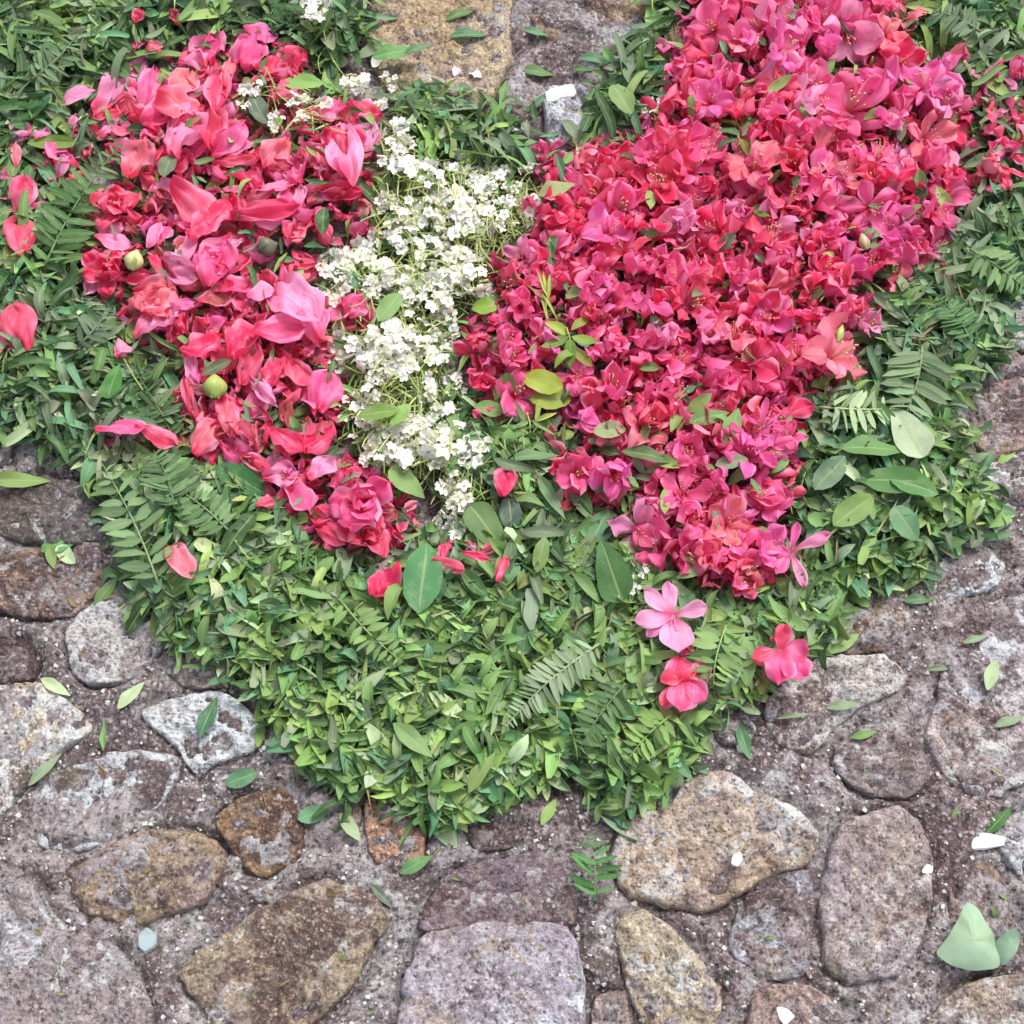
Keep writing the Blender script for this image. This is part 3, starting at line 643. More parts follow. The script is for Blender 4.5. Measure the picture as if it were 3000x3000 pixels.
HAND_AZ = [ # x, y, diameter, colour, tilt x, tilt y, yaw, pale, label
 (1600,215,150,HOT,.15,-.1,.3,0,'large open hot pink azalea with a dark throat in the upper heart'),
 (1520,215,110,LIT,.5,.5,1,1,'pale lilac pink azalea left of the large open azalea'),
 (1680,240,90,MAG,.2,.6,2,0,None), (1765,215,125,LIT,-.1,.2,.5,0,'light pink azalea at the top right shoulder of the heart'),
 (1740,265,105,SAL,.3,-.3,1.2,0,'salmon azalea showing a bunch of cream stamens'), (1745,320,120,HOT,.5,.3,2,0,None), (1640,390,135,HOT,.6,-.2,.2,0,None),
 (1470,110,130,MAG,.3,.3,.8,0,None), (1440,60,110,HOT,-.4,.2,1.8,0,None), (1350,60,120,HOT,.2,-.5,.1,0,None), (1290,130,100,HOT,.3,-.6,.4,0,None), (1700,40,105,SAL,.1,.2,2.2,0,None),
 (1620,50,95,HOT,.5,.1,.2,0,None), (1560,110,110,MAG,-.2,.3,1.2,0,None), (1660,10,95,HOT,.1,.2,1.9,0,None), (1690,95,85,COR,.4,.3,.9,0,None), (1790,150,70,COR,.5,.4,.2,0,None),
 (1850,170,80,HOT,.7,.2,.9,0,None), (1890,150,80,LIT,1.1,.3,.4,0,None), (1915,230,85,HOT,.3,.5,1,0,None), (1925,290,75,CRI,.4,.2,2,0,None), (1870,215,70,LIT,.9,-.3,.8,0,None),
 (1830,360,75,CRI,.5,.3,.8,0,None), (1750,470,95,HOT,.6,.4,.9,0,None), (1690,540,90,SAL,.4,.3,.1,0,None), (1820,300,80,HOT,.6,.6,2,0,None),
 (1560,680,140,SAL,.25,.55,.5,0,'streaked coral azalea jutting from the outer edge of the heart'), (1580,610,95,HOT,.3,.4,1.2,0,None),
 (1285,425,115,LIT,.2,-.2,.9,0,None), (1145,450,130,MAG,.15,.1,.7,0,None), (1220,300,120,HOT,.2,.1,.1,0,None), (1300,330,120,HOT,.3,.2,1.4,0,None), (1120,330,100,CRI,.4,-.3,2,0,None),
 (1035,285,80,HOT,.8,-.5,.3,0,None), (1060,335,75,HOT,.9,-.2,1.3,0,None), (1090,390,85,CRI,.3,-.5,.9,0,None), (980,580,115,HOT,.2,-.3,1.1,0,None), (915,640,105,COR,.4,-.4,.2,0,None), (960,690,105,HOT,.2,.1,1.8,0,None),
 (1020,510,90,CRI,.3,.2,.5,0,None), (905,700,80,CRI,.3,-.3,2.1,0,None), (915,790,70,COR,.6,-.3,.8,0,None),
 (1150,740,130,HOT,.2,.1,1.2,0,None), (1090,710,90,HOT,.5,-.3,.3,0,None), (1330,650,125,LIT,.1,.2,.9,0,None), (1240,500,115,HOT,.3,-.2,.5,0,None), (1450,500,115,HOT,.2,.3,.2,0,None), (1390,540,115,HOT,.3,.1,2.4,0,None),
 (1085,895,110,HOT,.35,-.1,.6,0,'hot pink azalea alone above the broad lower leaves'), (1130,910,95,HOT,.5,.4,1.8,0,None), (1065,880,75,CRI,.7,-.4,.3,0,None),
 (1225,960,105,HOT,.3,-.3,.2,0,None), (1205,1000,120,LIT,.4,-.6,.9,1,'pale lilac edged azalea at the lower tip of the heart'), (1290,990,120,HOT,.2,.2,1.4,0,None), (1330,1040,110,SAL,.3,.1,.3,0,None),
 (1400,1085,110,HOT,.5,.1,.9,0,None), (1330,1100,95,SAL,.6,-.2,2.2,0,None), (1440,1040,115,MAG,.2,.2,.8,0,None), (1370,990,120,SAL,.2,-.1,.8,0,None), (1270,1060,95,CRI,.6,-.2,2.0,0,None), (1475,930,85,COR,.6,.3,.2,0,None),
 (1455,1205,50,CRI,.9,-.4,1.4,0,None)]
taken = []
for h in HAND_AZ:
    x, y, d, c, tx, ty, yw, pl, lb = h
    off = .006
    if lb is None: d *= .86
    azalea(x, y, d, c, tx, ty, yw, pile(x, y) + (.012 if lb else .008), (0 if pl else None), lb, 'azalea blooms packed into the heart' if y < 1140 else 'stray azaleas below the heart', bool(pl))
    taken.append((x, y))
n_az = 0
pts = scatter(ZR + [[(1830,150),(1960,130),(1960,320),(1840,330)]], 275, 33, HOLES)
for (x, y) in pts:
    if y < -25 or any((x - a) ** 2 + (y - b) ** 2 < 27 ** 2 for a, b in taken): continue
    if (x - 1040) ** 2 + (y - 735) ** 2 < 55 ** 2 or (x - 1040) ** 2 + (y - 590) ** 2 < 45 ** 2: continue
    if random.random() < .35: tx, ty = random.gauss(.1, .35), random.gauss(0, .35)
    else: tx, ty = random.gauss(.3, .9), random.gauss(0, .9)
    azalea(x, y, random.uniform(74, 122) * (1.1 if y < 400 and x > 1400 else .95), flower_col(x, y), tx, ty, random.uniform(0, 6.3)); n_az += 1
print('azaleas', n_az + len(HAND_AZ))

# starry azalea with two pale petals, and the curled magenta bloom
def petals_flower(name, x, y, z, plist, mat, label, cat, tilt=(0, 0), stam=None):
    root = bpy.data.objects.new(name, None); col.objects.link(root); s = S(x, y)
    root.matrix_world = trs(P(x, y, z), (tilt[0], tilt[1], 0), s)
    for (ang, L, Wd, a0, a1, kind, c) in plist:
        t = petal_surface(a0 + random.gauss(0, 6), a1 + random.gauss(0, 12), 1, Wd * random.uniform(.85, 1.1), random.uniform(.05, .4), .24 if mat is M_AZ else .10, .42 if mat is M_AZ else .16, kind, 8, 10)
        ob('petal', mesh('petal', *t[:2], t[2], True, mat), root, c, Matrix.Rotation(R(ang - 90), 4, 'Z') @ Matrix.Scale(L, 4))
    if stam:
        t = []
        for a, l in stam:
            a = R(a); t.append(tube([(0, 0, 4), (math.cos(a) * l * .6, math.sin(a) * l * .6, l * .35), (math.cos(a) * l, math.sin(a) * l, l * .3), (math.cos(a + .35) * l * .95, math.sin(a + .35) * l * .95, l * .18)], 1.3, .9, 4))
        j = join(*t); ob('stamens', mesh('stamens', *j[:2], j[2], True, M_STAMEN), root, (.85, .25, .45))
    tag(root, label, cat); return root
PK = (.93,.33,.60)
petals_flower('azalea_flower', 1490, 1045, pile(1490,1045)+.026, [(22,80,.42,35,0,'slim',PK),(-72,72,.5,30,-8,'slim',PK),(75,58,.5,45,20,'slim',MAG),(165,60,.6,35,10,'az',MAG),(235,58,.6,40,5,'az',HOT)], M_PALE,
              'azalea with two pale starry petals pointing off the heart edge', 'azalea flower', stam=[(60,30),(100,34),(140,30)])
PP = (.95,.44,.74)
petals_flower('azalea_flower', 1270, 1163, pile(1270,1163)+.022, [(96,64,.50,28,-5,'az',PP),(138,70,.50,28,-8,'az',PP),(190,68,.55,22,-5,'round',PP),(12,62,.62,25,-8,'az',PP),(272,74,.85,18,-5,'round',PP),(216,60,.45,12,-5,'az',(.93,.36,.66))], M_PALE,
              'pale pink five-petalled azalea on the leaves below the heart tip', 'azalea flower', stam=[(250,26),(275,32),(230,22)])
petals_flower('azalea_flower', 1284, 1238, pile(1284,1238)+.016, [(268,62,1.0,12,0,'round',SAL),(250,56,.8,25,5,'round',HOT),(285,52,.7,30,10,'az',COR),(40,30,.6,20,0,'az',CRI)], M_AZ,
              'drooping salmon azalea tube right under the pale pink azalea', 'azalea flower')
petals_flower('azalea_flower', 1290, 1280, pile(1290,1280)+.018, [(262,62,.9,10,0,'round',HOT),(20,50,.8,15,-5,'az',SAL),(310,56,.8,20,0,'round',HOT),(185,44,.7,25,0,'round',COR),(232,66,.6,12,-5,'az',COR)], M_AZ,
              'coral azalea lying lowest of all on the green rim', 'azalea flower')
petals_flower('azalea_flower', 1472, 1226, .040, [(78,46,.8,25,0,'round',COR),(200,54,.55,15,0,'az',COR),(262,62,.9,15,0,'round',HOT),(310,64,.9,20,-5,'round',HOT),(350,50,.8,25,5,'round',HOT)], M_AZ,
              'lone coral red azalea on the stones beside the green rim', 'azalea flower')
petals_flower('curled_bloom', 1436, 812, pile(1436,812)+.014, [(82,60,.32,50,30,'slim',(.90,.16,.45)),(255,62,.3,40,-5,'slim',(.90,.16,.45)),(10,42,.24,50,20,'slim',MAG),(35,45,.22,50,10,'slim',MAG),(150,45,.28,50,10,'slim',MAG)], M_PALE,
              'curled magenta bloom with thin curling petals near the green leaf pair', 'flower', stam=[(15,50),(38,46),(60,40),(350,44)])

# ------------------------------------------------------------------ big loose petals of the left lobe
LP = [mesh('flower_petal', *t[:2], t[2], True, M_AZ) for t in [loose_petal(.8, random.choice(('round', 'round', 'az')), random.uniform(-.2, .6), random.uniform(-.3, .6), random.uniform(.25, .55), 11, 13) for _ in range(22)]]
LPL = [mesh('flower_petal', *t[:2], t[2], True, M_PALE) for t in [loose_petal(.8, 'round', random.uniform(.1, .6), random.uniform(.1, .5), .12) for _ in range(5)]]
def petal(x, y, L, Wd, ang, c, z=None, tx=None, ty=None, label=None, pale=False, group='big loose petals in the heart'):
    s = S(x, y)
    if z is None: z = pile(x, y) + random.uniform(.004, .010)
    o = ob('flower_petal', random.choice(LPL if pale else LP), None, jit(c, .1))
    o.matrix_world = trs(P(x, y, z), (random.gauss(0, .3) if tx is None else tx, random.gauss(0, .3) if ty is None else ty, R(ang - 90)), (Wd * s / .8, L * s, min(L, Wd * 1.1) * s * .72))
    # rotate about its own length after lying down
    tag(o, label or lab(f'{cname(c)} loose petal', x, y), 'petal', group); return o
HAND_P = [(225,163,140,72,58,LIT,0,'big upright pink petal at the upper left corner of the heart'), (140,183,64,38,15,LIT,1,'small rounded pink bud petal on the grass beside the big upright petal'),
 (200,217,62,26,3,COR,0,None), (280,167,88,42,82,HOT,0,None), (343,157,70,50,70,SAL,0,None), (335,200,80,60,5,SAL,0,None), (345,250,105,88,80,LIT,0,'broad folded pink petal in the upper middle of the small lobe'), (300,215,70,50,40,HOT,0,None),
 (393,95,80,62,95,HOT,0,None), (372,118,60,40,10,LIT,0,None), (470,103,70,62,70,HOT,0,None), (490,62,62,42,10,MAG,0,None), (540,117,75,52,35,CRI,0,None), (412,176,105,48,92,CRI,0,None), (430,140,60,24,85,SAL,0,None),
 (400,245,80,62,95,COR,0,None), (430,262,80,56,55,HOT,0,None), (620,210,66,56,30,HOT,0,None), (652,290,150,66,100,LIT,0,'tall hot pink petal beside the white band'), (690,207,62,44,-25,COR,0,None), (690,262,60,44,70,LIT,0,None),
 (260,300,72,66,70,SAL,0,None), (207,243,44,26,40,LIT,0,None), (123,240,66,16,8,CRI,0,None), (78,252,34,24,60,LIT,0,None), (30,293,42,18,100,SAL,0,None), (117,315,38,26,60,LIT,1,None), (130,340,46,24,-20,SAL,0,None),
 (43,367,66,46,95,CRI,0,None), (42,447,80,60,105,COR,0,'coral petal lying alone on the grass at the far left'), (38,618,88,60,110,COR,0,'coral petal at the left picture edge'), (8,640,60,56,80,SAL,0,None),
 (445,302,80,26,3,COR,0,None), (456,280,40,38,20,LIT,1,None), (520,350,84,30,8,LIT,0,None), (567,370,52,26,92,LIT,0,None), (520,290,70,56,60,SAL,0,None), (560,320,80,50,110,HOT,0,None),
 (365,387,110,60,-42,COR,0,None), (395,415,100,56,55,CRI,0,None), (500,400,110,42,5,CRI,0,None), (502,417,46,32,-15,LIT,1,'whitish glossy petal tip among dark red petals'), (213,456,66,38,-20,LIT,0,None), (290,445,46,26,60,LIT,1,None),
 (310,445,46,28,75,HOT,0,None), (353,470,72,40,80,LIT,1,None), (335,505,80,52,-25,LIT,0,None), (410,500,90,70,75,HOT,0,None), (440,540,70,50,10,HOT,0,None), (300,575,70,56,40,SAL,0,None), (290,545,66,50,10,SAL,0,None),
 (410,560,66,54,20,(.34,.08,.05),0,'brownish faded petal in the middle of the small lobe'), (293,605,84,66,30,LIT,0,None), (550,570,120,88,-45,LIT,0,'shiny pink rounded petal in the middle of the small lobe'), (492,552,46,36,20,LIT,1,None), (525,625,90,60,10,HOT,0,None),
 (590,605,80,60,110,HOT,0,None), (230,662,34,30,70,LIT,0,None), (363,697,84,26,95,LIT,0,None), (495,735,84,30,-48,LIT,0,None), (610,740,82,60,80,HOT,0,None), (358,755,84,24,100,COR,0,None), (433,790,66,34,100,SAL,0,None), (390,825,72,54,60,SAL,0,None),
 (340,850,48,30,80,COR,0,None), (228,806,84,40,4,HOT,0,'hot pink petal on the grass at the lower left of the small lobe'), (293,820,72,40,-20,COR,0,None), (443,850,60,46,-35,HOT,0,None), (483,872,60,30,-25,COR,0,None), (530,897,60,50,10,LIT,0,None),
 (563,935,80,48,-60,HOT,0,None), (607,884,56,50,40,LIT,0,None), (617,1000,90,34,-35,COR,0,None), (515,705,60,40,60,CRI,0,None), (640,590,66,50,40,HOT,0,None), (670,580,44,40,60,HOT,0,None), (500,950,36,26,30,COR,0,None),
 (337,1057,84,46,-58,SAL,0,'stray coral pink petal lying on the green leaves at the lower left'), (724,1101,66,54,60,CRI,0,'half buried rose petal on the leaves'), (845,1065,56,26,-20,COR,0,None), (835,1045,40,20,80,CRI,0,None), (947,1074,46,22,70,COR,0,None),
 (897,1048,50,16,-20,CRI,0,None), (954,912,52,42,80,CRI,0,None), (460,640,86,60,70,CRI,0,None), (380,650,70,50,30,CRI,0,None), (560,700,70,40,-50,COR,0,None), (470,690,70,40,70,COR,0,None), (600,830,70,50,60,CRI,0,None), (540,830,70,40,-40,CRI,0,None),
 (1795,425,84,48,-40,LIT,1,'pale pink loose petal at the outer edge of the heart'), (1515,205,84,50,60,(.93,.33,.60),1,None), (1672,225,66,30,-50,LIT,1,None), (1800,120,66,36,60,SAL,0,None), (1720,290,84,36,65,LIT,0,None), (1790,300,80,36,80,LIT,0,None),
 (1690,345,70,30,70,LIT,0,None), (1470,70,84,40,100,LIT,0,None), (1500,130,84,50,-50,LIT,0,None), (260,30,24,20,60,COR,0,None), (290,88,26,20,20,SAL,0,None)]
for q in HAND_P:
    x, y, L, Wd, a, c, pl, lb = q
    inz = within(x, y, ZL + ZR)
    petal(x, y, L * 1.1, Wd * 1.1, a, c, pile(x, y) + (.017 if L * Wd > 4200 else .013 if inz else .021), random.gauss(0, .22), random.gauss(0, .22), lb, bool(pl), 'big loose petals in the heart' if inz else 'petals strayed off the heart')
for (x, y) in scatter(ZL, 95, 27, HOLES):
    petal(x, y, random.uniform(44, 84), random.uniform(20, 52), random.uniform(0, 360), flower_col(x, y), pile(x, y) + random.uniform(.002, .008))
for zs, n in (([[(20,230),(190,220),(150,360),(60,400),(0,420)]], 16), ([[(1790,110),(1950,120),(1950,330),(1840,420)]], 20), ([[(180,780),(340,780),(340,870),(200,850)]], 6), ([[(250,20),(600,40),(620,130),(420,70),(200,180)]], 7), ([[(690,1030),(960,1020),(960,1090),(700,1120)]], 6), ([[(1700,440),(1810,400),(1800,520),(1690,560)]], 6)):
    for (x, y) in scatter(zs, n, 18):
        petal(x, y, random.uniform(30, 56), random.uniform(14, 34), random.uniform(0, 360), random.choice((COR, CRI, HOT, LIT, SAL)), pile(x, y) + .012, None, None, None, False, 'petals strayed off the heart')
# whole crinkled blooms
LPB = [mesh('petal', *t[:2], t[2], True, M_AZ) for t in [petal_surface(random.uniform(20, 50), random.uniform(-5, 50), 1, random.uniform(.8, 1.1), .3, .35, .5, 'round', 9, 9) for _ in range(14)]]
def bloom(x, y, dia, c, tx=.2, ty=0, label=None, n=9):
    root = bpy.data.objects.new('crinkled_bloom', None); col.objects.link(root)
    root.matrix_world = trs(P(x, y, pile(x, y) + .007), (tx, ty, random.uniform(0, 6)), dia * S(x, y) / 1.9)
    for i in range(n):
        lay = i / n
        ob('petal', random.choice(LPB), root, jit(c, .2), Matrix.Rotation(i * 2.4 + random.uniform(-.2, .2), 4, 'Z') @ Matrix.Rotation(lay * .9, 4, 'X') @ Matrix.Scale(1 - .45 * lay, 4))
    tag(root, label or lab(f'{cname(c)} crinkled bloom', x, y), 'flower', 'crinkled blooms in the smaller lobe')
for b in [(220,400,110,COR,.2,0,'crinkled red bloom with frilled centre at the left of the small lobe'), (200,515,95,CRI,.3,-.2,None), (690,955,140,HOT,-.15,.1,'largest rose pink bloom at the bottom of the small lobe'), (690,1015,110,COR,.5,.1,None),
          (290,590,90,SAL,.2,.2,None), (400,500,90,HOT,.2,.2,None), (600,650,70,SAL,.3,.3,None), (1000,640,1,HOT,0,0,'x')][:-1]:
    bloom(*b)

# ------------------------------------------------------------------ white blossom sprays
def floret_tpl(flat):
    t = []
    for i in range(5):
        a0 = i * 2 * math.pi / 5
        def f(u, v, a0=a0):
            w = .46 * interp(v, [0, .3, .7, 1], [.3, .8, 1, .45]); x, y = .06 + v * .5, u * w * .5
            return (x * math.cos(a0) - y * math.sin(a0), x * math.sin(a0) + y * math.cos(a0), .12 * u * u + flat * v * (1 - v * .8))
        t.append(grid(2, 3, f))
    return join(*t)
FL = [mesh('floret', *t[:2], t[2], True, M_WHITE) for t in [floret_tpl(random.uniform(.1, .8)) for _ in range(5)]]
tb = tube([(0, 0, -.3), (0, 0, 0), (0, 0, .25), (0, 0, .38)], .10, .12, 5); tb = (tb[0], tb[1], tb[2]); BUDM = mesh('bud', *tb[:2], tb[2], True, M_BUD)
SPRAY = []
for k in range(6):
    n = random.randint(11, 17); heads, segs = [], []
    L = 1.0
    segs.append(tube([(0, -.9, -.06), (.05, -.4, 0), (0, 0, .05), (-.04, .35, .08)], .030, .018, 4))
    for i in range(n):
        a = random.uniform(0, 6.3); r = random.random() ** .5 * .62; b = random.uniform(-.35, .3)
        e = Vector((r * math.cos(a), r * math.sin(a) * .9 + .15, random.uniform(.06, .34))); o = Vector((0, b, .03))
        segs.append(tube([o, (o + e) / 2 + Vector((0, 0, .04)), e], .014, .011, 3)); heads.append(e)
    j = join(*segs); SPRAY.append((mesh('stalk', *j[:2], j[2], True, M_STEM), heads))
def spray(x, y, size, yaw, dens=1.0, label=None, z=None, green=.3):
    s = size * S(x, y) / 1.3
    root = bpy.data.objects.new('white_blossom_spray', None); col.objects.link(root)
    root.matrix_world = trs(P(x, y, (pile(x, y) + .005) if z is None else z), (random.gauss(0, .12), random.gauss(0, .12), yaw), s)
    st, hd = random.choice(SPRAY); ob('stalk', st, root, random.choice(((.42,.47,.13), (.32,.42,.12), (.5,.5,.22))))
    for e in hd:
        if random.random() > dens: continue
        if random.random() < green: ob('bud', BUDM, root, random.choice(((.62,.66,.32), (.5,.58,.25), (.75,.75,.55))), trs(e, (random.gauss(0, 1), random.gauss(0, 1), 0), random.uniform(.28, .42)))
        else: ob('floret', random.choice(FL), root, random.choice(((.90,.90,.84), (.88,.89,.72), (.90,.90,.88), (.90,.86,.80))), trs(e, (random.gauss(0, .5), random.gauss(0, .5), random.uniform(0, 6)), random.uniform(.32, .52)))
    tag(root, label or lab('spray of white blossoms', x, y), 'blossom', 'white blossom sprays'); return root
WC = [(760,250,70),(755,300,66),(790,330,55),(860,310,55),(905,330,60),(985,320,40),(1000,440,60),(970,460,50),(860,400,70),(880,440,80),(830,440,70),(760,440,60),(735,440,50),(720,470,50),(640,500,66),(680,500,80),(715,520,70),(640,560,60),(620,550,46),
      (870,500,70),(890,530,80),(850,520,60),(785,560,66),(810,570,56),(760,590,56),(660,650,60),(690,660,66),(740,640,80),(780,630,80),(820,620,66),(700,710,80),(760,690,80),(800,700,66),(840,650,46),(650,680,56),(730,740,66),(830,790,60),(790,810,66),
      (670,780,56),(690,820,60),(730,850,66),(790,850,80),(840,850,80),(880,860,70),(900,830,60),(850,900,66),(890,920,66),(860,960,70),(880,1000,66),(920,890,50),(850,1000,40),(660,770,46),(860,740,46),(810,480,50),(930,420,60),(940,350,56),(868,385,60),(862,418,66),(850,450,56),(888,415,56),(745,270,50),(770,285,46),(880,320,46),(660,500,50),(700,545,50),(655,530,40),(770,660,60),(725,700,60),(770,560,46),(870,545,50),(820,830,60),(770,830,56),(1005,425,40),(920,370,50),(955,385,46),(900,345,46),(930,330,44),(965,350,40),(990,395,44),(985,360,36),(800,400,56),(790,465,50),(765,400,46),(820,350,44),(735,380,40),(705,450,36),(640,530,50),(755,520,56),(800,520,46),(830,560,50),(740,560,36),(720,640,60),(655,620,40),(750,860,56),(710,870,46),(860,930,56),(905,880,50),(870,980,50),(900,1000,40),(840,980,40),(700,800,50),(745,820,56),(830,660,46),(790,750,56),(690,760,44)]
spray(605, 18, 60, 2.6, 1, 'white sprig on a long thin stalk at the top of the picture', pile(605,18) + .02, .1)
for (x, y, d) in WC: spray(x, y, d * 1.12, random.uniform(0, 6.3))
for (x, y, d) in [(470,175,46),(462,200,34),(560,190,44),(600,205,50),(525,235,40),(575,225,34),(665,170,56),(690,165,44),(730,160,38),(720,200,30)]: spray(x, y, d, random.uniform(0, 6.3), .8, None, pile(x, y) + .016)
for (x, y, d) in [(1090,278,44),(1225,208,42),(1240,200,30),(985,785,40),(1195,1090,36),(1190,1110,30),(1215,1070,28),(990,320,46),(1275,765,26)]: spray(x, y, d, random.uniform(0, 6.3), .45, None, pile(x, y) + .016, .05)
# long loose stalks
def stalk(x0, y0, x1, y1, w=3, c=(.42,.48,.16), bow=12, label=None, dz=.016):
    pts = []
    for i in range(7):
        t = i / 6; x, y = x0 + (x1 - x0) * t, y0 + (y1 - y0) * t; n = math.hypot(x1 - x0, y1 - y0)
        x += -(y1 - y0) / n * bow * math.sin(math.pi * t); y += (x1 - x0) / n * bow * math.sin(math.pi * t)
        pts.append(P(x, y, (pile(x, y) if within(x, y, ALLG + ZR + ZL + ZW) else .010) + dz))
    r = w * S(x0, y0) / 2; t = tube([p - pts[0] for p in pts], r, r * .6, 5)
    o = ob('thin_stalk', mesh('thin_stalk', *t[:2], t[2], True, M_STEM), None, c); o.location = pts[0]
    tag(o, label or lab('thin green stalk', (x0 + x1) / 2, (y0 + y1) / 2), 'stalk', 'thin stalks among the blossoms')
for q in [(608,35,655,150,3),(615,20,620,60,2),(720,300,800,345,3),(700,345,760,380,3),(660,745,790,765,4),(690,750,800,775,3),(720,800,800,770,3),(600,225,690,250,3),(520,175,640,225,3),(830,340,850,400,3),(930,400,960,450,3),(920,410,945,470,3),(870,300,900,300,3),
          (640,600,640,640,3),(900,460,930,530,3),(905,450,945,520,3),(700,560,740,610,3),(800,280,850,300,3),(760,500,700,540,3),(1510,880,1495,970,3),(1520,890,1530,960,2),(540,170,640,190,3),(1190,1010,1205,1080,3),(620,85,605,140,2),(650,580,700,545,3),(1060,205,1160,200,2),(790,190,900,165,2),
          (230,670,320,790,4,(.3,.36,.12),8,'thin stalk of a closed pink bud beside the lower edge of the small lobe'),(1270,470,1310,440,3),(905,650,955,675,3,(.8,.45,.4),3),(1100,570,1060,540,3),(1430,1330,1500,1180,4,(.10,.08,.05),6,'dark twig leaning over the joint below the lone red azalea')]:
    stalk(*q)

# ------------------------------------------------------------------ top-layer leaves as things
def leafobj(name, me, x, y, L, c, ang=None, tx=0, ty=0, z=None, ws=1.0, label=None, cat='leaf', group=None):
    s = S(x, y) * L
    o = ob(name, me, None, jit(c, .12)); o.matrix_world = trs(P(x, y, z), (tx, ty, random.uniform(0, 6.3) if ang is None else R(ang - 90)), (s * ws, s, s))
    tag(o, label or lab(f'{gname(c)} {name.replace("_", " ")}', x, y), cat, group); return o
for (x, y) in scatter(ZGB, 280, 33):
    c = gpal(x, y)
    leafobj('fern_leaflet', random.choice(LANCE_M), x, y, random.uniform(48, 96), c, None, random.gauss(0, .35), random.gauss(0, .4), pile(x, y) + random.uniform(.008, .015), random.uniform(.8, 1.35), None, 'leaflet', 'torn leaflets on the front rim')
for (x, y) in scatter(ZGL + ZGR, 290, 38):
    if not (-15 < x < 1950 and y > -15): continue
    c = gpal(x, y); narrow = random.random() < .7
    leafobj('narrow_leaf', random.choice(BLADE_M if narrow else LANCE_M), x, y, random.uniform(75, 125) * (1 if narrow else .75), c, None, random.gauss(0, .35), random.gauss(0, .3), pile(x, y) + random.uniform(.009, .016), 1.15 if narrow else 1.0, None, 'leaf', 'narrow leaves round the back of the heart')
# small leaves dropped among the flowers
for (x, y) in scatter(ZR, 84, 55):
    leafobj('azalea_leaf', random.choice(OVAL_M), x, y, random.uniform(26, 60), random.choice((G_MID, G_YEL, G_BLU, G_DRK, G_MID)), None, random.gauss(0, .6), random.gauss(0, .4), pile(x, y) + .018, .9, None, 'leaf', 'small leaves among the azaleas')
for (x, y) in scatter(ZL, 52, 44):
    leafobj('azalea_leaf', random.choice(OVAL_M + LANCE_M), x, y, random.uniform(24, 58), random.choice((G_MID, G_GRY, G_BLU, G_DRK, G_YEL)), None, random.gauss(0, .4), random.gauss(0, .4), pile(x, y) + .016, .9, None, 'leaf', 'small leaves among the loose petals')
for (x, y) in scatter(ZW, 46, 42):
    n = random.random() < .6
    leafobj('blossom_leaf', random.choice(LANCE_M if n else OVAL_M), x, y, random.uniform(34, 62), random.choice((G_YEL, G_MID, G_YEL, G_BLU)), None, random.gauss(0, .5), random.gauss(0, .5), pile(x, y) + .007, .9, None, 'leaf', 'small leaves among the white sprays')
for (hx, hy, hr) in HOLES:
    for k in range(0 if hr == 0 else 1 + int(hr / 11)):
        x, y = hx + random.uniform(-.6, .6) * hr, hy + random.uniform(-.6, .6) * hr
        leafobj('azalea_leaf', random.choice(OVAL_M + LANCE_M), x, y, random.uniform(28, 50), random.choice((G_MID, G_DRK, G_BLU, G_YEL, G_GRY)), None, random.gauss(0, .4), random.gauss(0, .4), pile(x, y) + random.uniform(.006, .013), 1, None, 'leaf', 'small leaves in the gaps of the heart')
